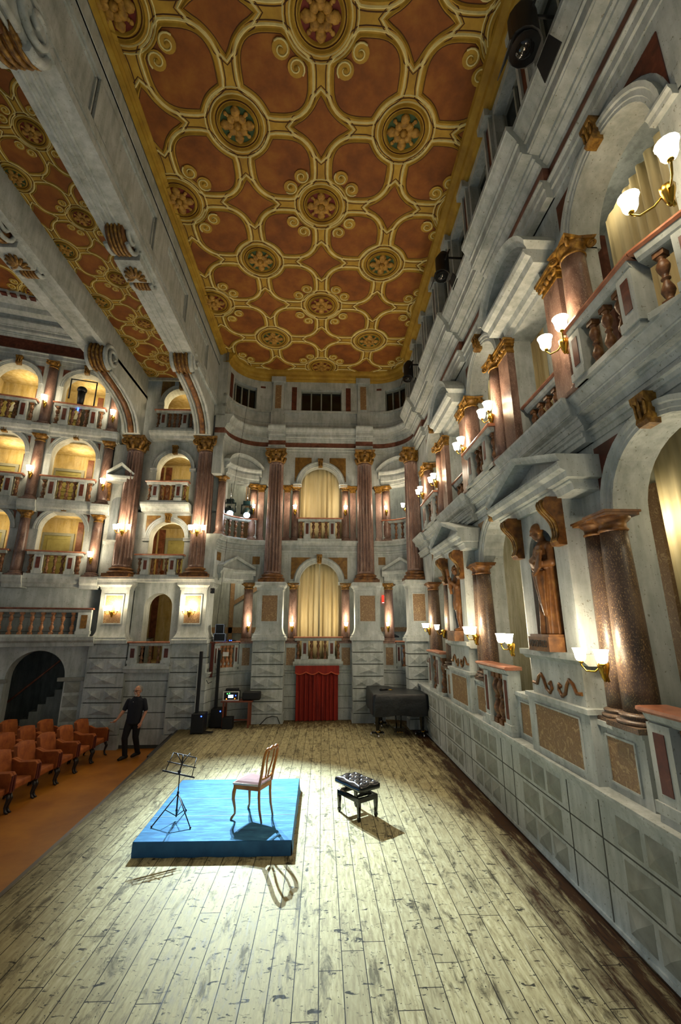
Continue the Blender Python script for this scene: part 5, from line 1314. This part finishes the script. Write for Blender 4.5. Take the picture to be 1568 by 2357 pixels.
# ================================================================ theatre seats
def make_seat(y,x,label):
    """seat facing +x, base of the row at z -0.5"""
    z0=-.5; o=thing('theatre_seat',label,'theatre seat',(x,y,z0),'velvet seats in the front rows')
    mp=lambda a,b,c:(x+a,y+b,z0+c)
    mb=MB(mp); pr=[]; n=12
    F=[];B=[]
    rows=((.42,.0),(.6,-.03),(.78,-.07),(.9,-.1))
    for z,dx in rows:
        r=[]; 
        for i in range(n+1):
            t=-1+2*i/n; zz=z+(.035*(1-t*t) if z>.85 else 0); r.append((dx-.05*(1-t*t),t*.29*(1 if z<.8 else .96),zz))
        F.append([mb.pt(*p) for p in r]); B.append([mb.pt(p[0]-.07,p[1],p[2]) for p in r])
    for R_ in (F,B):
        for j in range(3):
            for i in range(n): mb.face((R_[j][i],R_[j][i+1],R_[j+1][i+1],R_[j+1][i]),True)
    for i in range(n): mb.face((F[3][i],F[3][i+1],B[3][i+1],B[3][i])); mb.face((F[0][i],B[0][i],B[0][i+1],F[0][i+1]))
    for j in range(3): mb.face((F[j][0],B[j][0],B[j+1][0],F[j+1][0])); mb.face((F[j][n],F[j+1][n],B[j+1][n],B[j][n]))
    mb.build('backrest','seat',o)
    mb=MB(mp); mb.box(.0,.4,-.28,.28,.32,.44); mb.build('seat_cushion','seat',o,bevel=.03)
    for sg in (-1,1):
        mb=MB(mp); b=sg*.335
        mb.extr([(.0,0)],0,0) if False else None
        w=.035
        P=[(-.1,.3),(.36,.3),(.44,.36),(.45,.62),(.41,.67),(.1,.66),(-.04,.72),(-.1,.72)]
        A=[mb.pt(a,b-w,c) for a,c in P]; B2=[mb.pt(a,b+w,c) for a,c in P]; mb.face(A); mb.face(B2[::-1])
        for i in range(len(P)): mb.face((A[i],A[(i+1)%len(P)],B2[(i+1)%len(P)],B2[i]))
        ar=mb.build('armrest','seat',o,bevel=.012)
        m2=MB(mp); m2.box(.44,.462,b-w+.012,b+w-.012,.34,.62); m2.build('arm_front','seatdark',ar)
        mb=MB(mp); mb.tube([(.4,b,.32),(.44,b,.24),(.4,b,.1),(.42,b,.03),(.47,b,.0)],[.035,.034,.022,.024,.02],8); mb.build('leg','blackwood',o)
        mb=MB(mp); mb.tube([(-.05,b,.32),(-.09,b,.12),(-.12,b,.0)],[.03,.024,.02],8); mb.build('leg','blackwood',o)
    return o
def tree_copy(o,dx,dy,label):
    r=o.copy(); COL.objects.link(r); r.location=(o.location.x+dx,o.location.y+dy,o.location.z); r['label']=label
    for ch in list(o.children):
        c=ch.copy(); COL.objects.link(c); c.parent=r; c.matrix_parent_inverse=ch.matrix_parent_inverse
        for g in ch.children:
            d=g.copy(); COL.objects.link(d); d.parent=c; d.matrix_parent_inverse=g.matrix_parent_inverse
    return r
rank=['end','second','third','fourth','fifth','sixth']; rown=['front row, closest to the stage','second row','third row']
S0=None
for r,(X,n) in enumerate(((-6.13,6),(-7.05,4),(-7.97,2))):
    for i in range(n):
        lab=f'rust velvet seat in the {rown[r]}, {rank[i]} from the walking person' if i else f'rust velvet end seat beside the walking person in the {rown[r]}'
        y=12.62-.745*i
        if S0 is None: S0=make_seat(y,X,lab); sx,sy=X,y
        else: tree_copy(S0,X-sx,y-sy,lab)
# ================================================================ figures
DG=bpy.context.evaluated_depsgraph_get
def remesh(mb,name,mat,vox,parent=None,smooth=2):
    o=mb.build(name+'_tmp',mat); md=o.modifiers.new('r','REMESH'); md.mode='VOXEL'; md.voxel_size=vox; md.use_smooth_shade=True
    if smooth: sm=o.modifiers.new('s','SMOOTH'); sm.iterations=smooth; sm.factor=.5
    bpy.context.view_layer.update()
    me=bpy.data.meshes.new_from_object(o.evaluated_get(DG())); me.name=name
    ms=M[mat]; me.materials.clear(); me.materials.append(ms)
    for p in me.polygons: p.use_smooth=True
    q=bpy.data.objects.new(name,me); COL.objects.link(q); bpy.data.objects.remove(o)
    if parent: par(q,parent)
    return q
def limb(mb,pts,rr,n=10):
    mb.tube(pts,rr,n)
    for p,r in zip(pts,rr): mb.ball(p,r*.99,10,7)
def loft(mb,rings,n=28,fold=0.,nf=9,ph=0.,b0=True):
    R_=[]
    for k,(cx,cy,z,rx,ry,f) in enumerate(rings):
        R_.append([mb.pt(cx+rx*math.cos(2*PI*i/n)*(1+f*math.sin(nf*2*PI*i/n+ph+k*.15)),cy+ry*math.sin(2*PI*i/n)*(1+f*math.sin(nf*2*PI*i/n+ph+k*.15)),z) for i in range(n)])
    for p,q in zip(R_,R_[1:]):
        for i in range(n): mb.face((p[i],p[(i+1)%n],q[(i+1)%n],q[i]),True)
    mb.face(R_[0][::-1]); mb.face(R_[-1])
def hand(mb,w,d,side,up,s=1.):
    """wrist w, direction d of the palm, side = thumb side, gently curled fingers"""
    w=Vector(w); d=Vector(d).normalized(); sd=Vector(side).normalized(); nrm=d.cross(sd).normalized()
    pc=w+d*.045*s; 
    mb.tube([tuple(w),tuple(w+d*.04*s),tuple(w+d*.085*s)],[.026*s,.034*s,.03*s],8); mb.ball(tuple(pc),.036*s,10,8)
    for i,(o_,l) in enumerate(((-.03,.07),(-.011,.082),(.009,.078),(.028,.062))):
        b=w+d*.078*s-sd*o_*s*1.0; c=nrm*up
        mb.tube([tuple(b),tuple(b+d*l*.5*s+c*.008*s),tuple(b+d*l*.85*s+c*.028*s),tuple(b+d*l*.98*s+c*.045*s)],[.0105*s,.0098*s,.0088*s,.0075*s],7)
    b=w+d*.025*s+sd*.024*s; mb.tube([tuple(b),tuple(b+sd*.03*s+d*.03*s),tuple(b+sd*.036*s+d*.062*s+nrm*up*.012*s)],[.014*s,.012*s,.009*s],7)
def head(mb,c,s,fwd):
    """head with nose, jaw, ears; fwd is the horizontal facing vector"""
    c=Vector(c); f=Vector(fwd).normalized(); r=Vector((0,0,1)).cross(f).normalized(); u=f.cross(r)*-1; u=Vector((0,0,1)) if abs(u.z)<.1 else u*(1 if u.z>0 else -1)
    P=lambda a,b,z:tuple(c+r*a*s+f*b*s+u*z*s)
    mb.ball(tuple(c+u*.02*s),.088*s,14,10,(.92,.98,1.12)); mb.ball(P(0,.015,-.05),.068*s,12,9,(.95,1,1)); mb.ball(P(0,.05,-.088),.035*s,10,7)
    mb.tube([P(0,.085,.028),P(0,.103,-.006),P(0,.108,-.022)],[.009*s,.013*s,.015*s],7)
    for a in (-1,1): mb.ball(P(a*.083,-.008,-.005),.022*s,8,6,(.5,1,1.5)); mb.ball(P(a*.038,.072,-.022),.024*s,8,6); mb.tube([P(a*.014,.09,.035),P(a*.05,.074,.038)],.011*s,6)
    mb.tube([P(-.024,.088,-.052),P(0,.094,-.053),P(.024,.088,-.052)],.0085*s,6); mb.tube([P(-.02,.086,-.063),P(0,.091,-.065),P(.02,.086,-.063)],.009*s,6)
    return P
# --- the man walking in front of the stalls; his x axis is the picture's right
PX,PYY,PZ=-4.93,12.6,-.5
pm=lambda a,b,c:(PX+a,PYY+b,PZ+c)
FW_=(-.35,-.94,0)
mb=MB(pm); P_h=head(mb,(.06,-.02,1.63),1.08,FW_)
limb(mb,[(.05,0,1.44),(.055,-.01,1.55)],[.062,.058])
loft(mb,[(.02,0,.9,.17,.12,0),(.02,0,1.0,.17,.125,0),(.03,0,1.15,.175,.125,0),(.035,0,1.3,.195,.12,0),(.04,0,1.42,.16,.095,0),(.05,0,1.48,.07,.07,0)])
arms={'l':[(-.16,0,1.4),(-.25,-.02,1.15),(-.36,-.13,.95)],'r':[(.235,.01,1.4),(.3,.03,1.13),(.24,-.07,.88)]}
for k,p in arms.items(): limb(mb,[p[0],tuple((Vector(p[0])+Vector(p[1]))/2),p[1],tuple((Vector(p[1])*.6+Vector(p[2])*.4)),p[2]],[.04,.046,.044,.042,.028])
hand(mb,arms['l'][2],(-.75,-.3,-.6),(.2,-.9,.2),1); hand(mb,arms['r'][2],(-.15,-.2,-1),(-.6,-.6,0),1)
legs=[[( -.07,0,.92),(-.13,-.08,.5),(-.1,-.02,.08)],[(.11,0,.92),(.1,.03,.5),(.13,.2,.1)]]
for p in legs: limb(mb,[p[0],tuple((Vector(p[0])+Vector(p[1]))/2),p[1],tuple((Vector(p[1])*.65+Vector(p[2])*.35)),p[2]],[.088,.078,.056,.056,.036])
for p in legs: limb(mb,[(p[2][0],p[2][1],.07),(p[2][0]-.04,p[2][1]-.1,.055)],[.03,.022])
body=remesh(mb,'person','skin',.009,None,1); tag(body,'person in dark polo shirt and glasses walking in front of the stalls','person')
mb=MB(pm)
loft(mb,[(.02,0,.84,.188,.14,.012),(.02,0,.95,.188,.142,.012),(.03,0,1.15,.19,.142,.01),(.035,0,1.3,.205,.132,0),(.04,0,1.4,.19,.112,0),(.045,0,1.445,.13,.095,0),(.05,0,1.49,.075,.078,0)],nf=7)
for p in arms.values(): 
    a,b=Vector(p[0]),Vector(p[1]); limb(mb,[tuple(a+Vector((0,0,-.012))),tuple(a*.5+b*.5),tuple(a*.15+b*.85)],[.063,.062,.061])
sh=remesh(mb,'polo_shirt','navy',.011,body,1)
mb=MB(pm); c0=Vector((.05,-.005,1.485)); mb.tube([(.05+.085*math.cos(a*.35+.6-PI/2+.0),-.005+.082*math.sin(a*.35+.6-PI/2),1.485-.0) for a in range(1,15)],.012,6); mb.build('collar','navy',sh)
mb=MB(pm); f=Vector(FW_); mb.ball((.05+f.x*.13,f.y*.13,1.37),.008,6,5); mb.build('button','white',sh)
mb=MB(pm)
for p in legs: limb(mb,[p[0],tuple((Vector(p[0])+Vector(p[1]))/2),p[1],tuple((Vector(p[1])+Vector(p[2]))/2),(p[2][0],p[2][1],p[2][2]-.01)],[.105,.098,.078,.07,.062])
loft(mb,[(.02,0,.82,.178,.135,0),(.02,0,.98,.178,.135,0)]); remesh(mb,'trousers','blacktrouser',.011,body,1)
for p in legs:
    mb=MB(pm); x,y=p[2][0],p[2][1]; zz=0 if y<.1 else .02; mb.tube([(x+.03,y+.06,.045+zz),(x,y,.055+zz),(x-.05,y-.12,.042+zz),(x-.08,y-.19,.03+zz)],[.04,.048,.046,.03],10); mb.build('shoe','black',body)
mb=MB(pm); 
for a in range(-4,5):
    t=a*.36; mb.ball(P_h(.086*math.sin(t),-.03-.075*math.cos(t),.02) if False else tuple(Vector((.06,-.02,1.63))),.01,4,3) if False else None
mb.ball((.06-FW_[0]*.03,-.02-FW_[1]*.03,1.665),.098,16,10,(.98,.98,1.02)); hr=mb.build('hair','hair',body)
mb=MB(pm); P2=lambda a,b,z:P_h(a,b,z)
for a in (-1,1): mb.tube([P2(a*.034+.024*math.cos(q*PI/5),.098,.008+.018*math.sin(q*PI/5)) for q in range(10)],.004,5,closed=True); mb.tube([P2(a*.06,.096,.014),P2(a*.088,.0,.018)],.004,5)
mb.tube([P2(-.01,.102,.012),P2(.01,.102,.012)],.004,5); mb.build('glasses','black',body)
mb=MB(pm); mb.ball(P2(0,.062,-.09),.04,10,7,(1,.9,.9)); mb.tube([P2(-.035,.088,-.04),P2(0,.099,-.036),P2(.035,.088,-.04)],.01,6); mb.build('beard','whitebeard',body)
# --- statues in the niches (front of the figure looks at the stage, -x)
def statue(label,cy,variant,plabel):
    X=2.9; z0=2.5
    o=thing('statue',label,'statue',(X,cy,z0))
    mb=MB(); mb.box(X-.22,X+.16,cy-.26,cy+.26,z0,z0+.17); mb.box(X-.2,X+.14,cy-.24,cy+.24,z0+.17,z0+.2); pl=mb.build('plinth','terracotta',o)
    sm=lambda a,b,c:(X-b,cy-a,z0+.2+c)   # a: to the figure's left seen from the stage's right (-y), b: towards the stage
    mb=MB(sm)
    if variant==0:
        loft(mb,[(0,0,0,.175,.14,.17),(0,0,.2,.165,.13,.18),(.0,.0,.45,.16,.125,.17),(0,0,.62,.155,.12,.12),(0,0,.8,.15,.115,.07),(0,0,1.0,.17,.115,.02),(0,0,1.12,.15,.1,0),(0,0,1.17,.07,.065,0)],nf=8)
        limb(mb,[(.16,0,1.08),(.2,.03,.88),(.08,.13,.86)],[.07,.062,.05]); limb(mb,[(-.16,0,1.08),(-.2,.04,.85),(-.06,.14,.92),(.04,.15,.97)],[.07,.065,.055,.04])
        loft(mb,[(.1,.12,.22,.03,.03,.2),(.08,.125,.4,.06,.045,.2),(.05,.12,.6,.1,.06,.2),(.0,.1,.78,.14,.07,.1)],nf=6)
        limb(mb,[(0,0,1.13),(-.02,.03,1.24)],[.052,.05]); head(mb,(-.03,.05,1.31),.98,(-.5,.75,-.3))
        A=[(.02,.1,.98),(.16,.1,1.12),(.2,.17,.8),(.08,.2,.7)]; mb.face([mb.pt(*p) for p in A]); B=[(a,b+.035,c) for a,b,c in A]; mb.face([mb.pt(*p) for p in B][::-1])
        k=len(mb.v)-8
        for i in range(4): mb.face((k+i,k+(i+1)%4,k+4+(i+1)%4,k+4+i))
        hand(mb,(.05,.15,.97),(1,.1,.3),(0,.3,1),1,.9)
    else:
        loft(mb,[(0,0,.42,.12,.1,.12),(0,0,.56,.15,.12,.1),(0,0,.7,.125,.1,.06),(0,0,.82,.12,.095,.03),(0,0,1.0,.15,.105,0),(0,0,1.1,.13,.09,0),(0,0,1.16,.06,.06,0)],nf=8)
        limb(mb,[(.06,0,.5),(.08,.04,.27),(.08,0,.03)],[.08,.058,.042]); limb(mb,[(-.07,0,.5),(-.09,-.02,.27),(-.11,-.04,.03)],[.08,.058,.042])
        limb(mb,[(.08,.0,.03),(.1,.12,.02)],[.038,.03]); limb(mb,[(-.11,-.04,.03),(-.12,.07,.02)],[.038,.03])
        limb(mb,[(.15,0,1.07),(.22,.09,.9),(.06,.17,1.0)],[.06,.055,.042]); limb(mb,[(-.15,0,1.07),(-.2,.1,.92),(.0,.18,1.08)],[.06,.055,.042])
        loft(mb,[(-.08,-.08,.05,.1,.05,.1),(-.1,-.09,.5,.13,.06,.1),(-.06,-.06,1.05,.14,.07,.02)],nf=5)
        limb(mb,[(0,0,1.12),(0,.03,1.2)],[.05,.048]); head(mb,(.02,.04,1.27),.92,(.5,.8,.1))
        hand(mb,(.06,.17,1.0),(-.6,.1,.7),(0,.5,.6),1,.85); mb.tube([(.0,.15,.75),(-.06,.2,1.3)],[.03,.035],8)
    body=remesh(mb,'figure','terracotta',.011,o,1)
    if variant==0:
        cu=bpy.data.curves.new('lettering','FONT'); cu.body='POMPONAZZO'; cu.size=.1; cu.extrude=.003; cu.align_x='CENTER'; cu.align_y='CENTER'; cu.space_character=.82
        cu.materials.append(M['blackwood']); t=bpy.data.objects.new('lettering',cu); COL.objects.link(t)
        t.matrix_basis=Matrix(((0,0,-1,X-.2215),(-1,0,0,cy),(0,1,0,z0+.085),(0,0,0,1))); t.scale=(.72,1.15,1); bpy.context.view_layer.update(); me=bpy.data.meshes.new_from_object(t.evaluated_get(DG())); q=bpy.data.objects.new('lettering',me); COL.objects.link(q); q.matrix_basis=t.matrix_basis.copy(); bpy.data.objects.remove(t); par(q,pl)
    return o
statue('brown robed statue holding a large open book in the nearer niche',AE[0],0,'')
statue('brown statue with raised crossed arms in the farther niche',AE[1],1,'')
# ================================================================ wall lamps
for i,(s,z) in enumerate(((4.5,2.42),)): sconce(RW,'two-armed brass wall lamp on the stout column nearest the camera',s,.24,z,2,.065,7,out=.2)
sconce(RW,'two-armed wall lamp on the column far side of the lower second arch',8.2,.24,2.62,2,.07,7,out=.18)
sconce(RW,'wall lamp half hidden beyond the nearer statue niche pedestal',6.72,.22,2.52,2,.07,6,out=.16)
sconce(RW,'wall lamp at the far side of the lower third arch',11.95,.2,2.72,2,.06,6)
sconce(RW,'bright lamp beside the farther statue on the right wall',10.45,.22,2.68,1,.06,6)
sconce(RW,'two-armed wall lamp on the upper pilaster nearest the camera',4.42,.2,6.1,2,.08,5,out=.2)
sconce(RW,'brass lamp with lit bells in front of the nearest upper curtain',2.62,.32,6.2,2,.075,3.5,out=.24)
sconce(RW,'two-armed wall lamp near side of the upper second arch',6.72,.2,6.3,2,.075,7)
sconce(RW,'starry wall lamp far side of the upper second arch',8.2,.2,6.32,2,.075,8)
sconce(RW,'wall lamp near side of the upper third arch',10.45,.2,6.36,2,.07,6)
sconce(RW,'wall lamp far side of the upper third arch beside the giant column',11.95,.2,6.5,2,.07,6)
for x,lab in ((-2.38,'on the left curved bay column'),(-.97,'on the column left of the lower far curtains'),(.76,'on the column right of the lower far curtains'),(2.15,'on the right curved bay column')):
    sconce(FWm,'single wall lamp '+lab,x,.06,2.76,1,.06,7)
for x,lab in ((-2.42,'beside the white spotlights on the upper left bay column'),(-.97,'left of the upper far curtain'),(.76,'right of the upper far curtain'),(2.2,'on the upper right bay column')):
    sconce(FWm,'single upper wall lamp '+lab,x,.06,6.62,1,.06,6)
sconce(FWm,'starry single lamp beside the right corner giant column',2.95,-.0,6.62,1,.07,5)
for x,lab in ((-6.2,'left'),(-3.95,'right')):
    sconce(LW,f'three-armed wall lamp on the {lab} proscenium pedestal panel',x,.02,3.2,3,.07,4.5,out=.17)
    sconce(LW,f'three-armed wall lamp on the {lab} giant proscenium column',x+.08,.2,5.6,3,.075,8,out=.18)
sconce(AW,'single lamp on the first tier column next to the proscenium',.3,.22,4.75,1,.08,4)
sconce(AW,'single lamp on the second tier column next to the proscenium',.25,.22,7.05,1,.08,5)
sconce(AW,'single lamp on the top tier column next to the proscenium',.25,.22,9.4,1,.08,5)
sconce(AW,'single lamp on the second tier column farther from the proscenium',2.25,.22,7.25,1,.08,5)
sconce(AW,'single lamp on the top tier column farther from the proscenium',2.22,.22,9.6,1,.08,5)
for c in AC+[2.2]:  # added unseen lights behind the arches, for the rooms and curtains
    box_light(3.56,c+.85,3.9,6 if c<4 else 10,(1,.88,.66)); box_light(3.58,c+.8,8.3,4 if c<4 else 8,(1,.88,.66))
for x in (-2.9,-.1,2.5): box_light(x,15.4,4.6,10,(1,.86,.62)); box_light(x,15.4,8.2,10,(1,.86,.62))
# ================================================================ lights
def spot(name,loc,tgt,e,ang,blend,col,size=.05):
    L=bpy.data.lights.new(name,'SPOT'); L.energy=e; L.spot_size=math.radians(ang); L.spot_blend=blend; L.color=col; L.shadow_soft_size=size
    o=bpy.data.objects.new(name,L); o.location=loc; d=Vector(tgt)-Vector(loc); o.rotation_euler=d.to_track_quat('-Z','Y').to_euler(); COL.objects.link(o)
def ahead(p,t,k=.2):
    p,t=Vector(p),Vector(t); return tuple(p+(t-p).normalized()*k)
for p,t,e in (((-3.12,14.15,6.48),(-1.5,8.3,0),9500),((-2.6,14.38,6.48),(-.4,7.3,0),9500)):
    spot('moving_spotlight_beam',ahead(p,(-1.0,7.2,.2)),t,e,33,1.,(.68,.87,1.0),.03)
W_=bpy.data.worlds.new('world'); S.world=W_; W_.use_nodes=True
bg=W_.node_tree.nodes['Background']; bg.inputs['Color'].default_value=(.68,.77,.82,1); bg.inputs['Strength'].default_value=.22
S.view_settings.view_transform='Standard'; S.view_settings.look='None'; S.view_settings.exposure=.85; S.view_settings.gamma=1.; S.view_settings.use_curve_mapping=False
try:
    S.cycles.max_bounces=5; S.cycles.diffuse_bounces=2; S.cycles.use_denoising=True
except Exception: pass
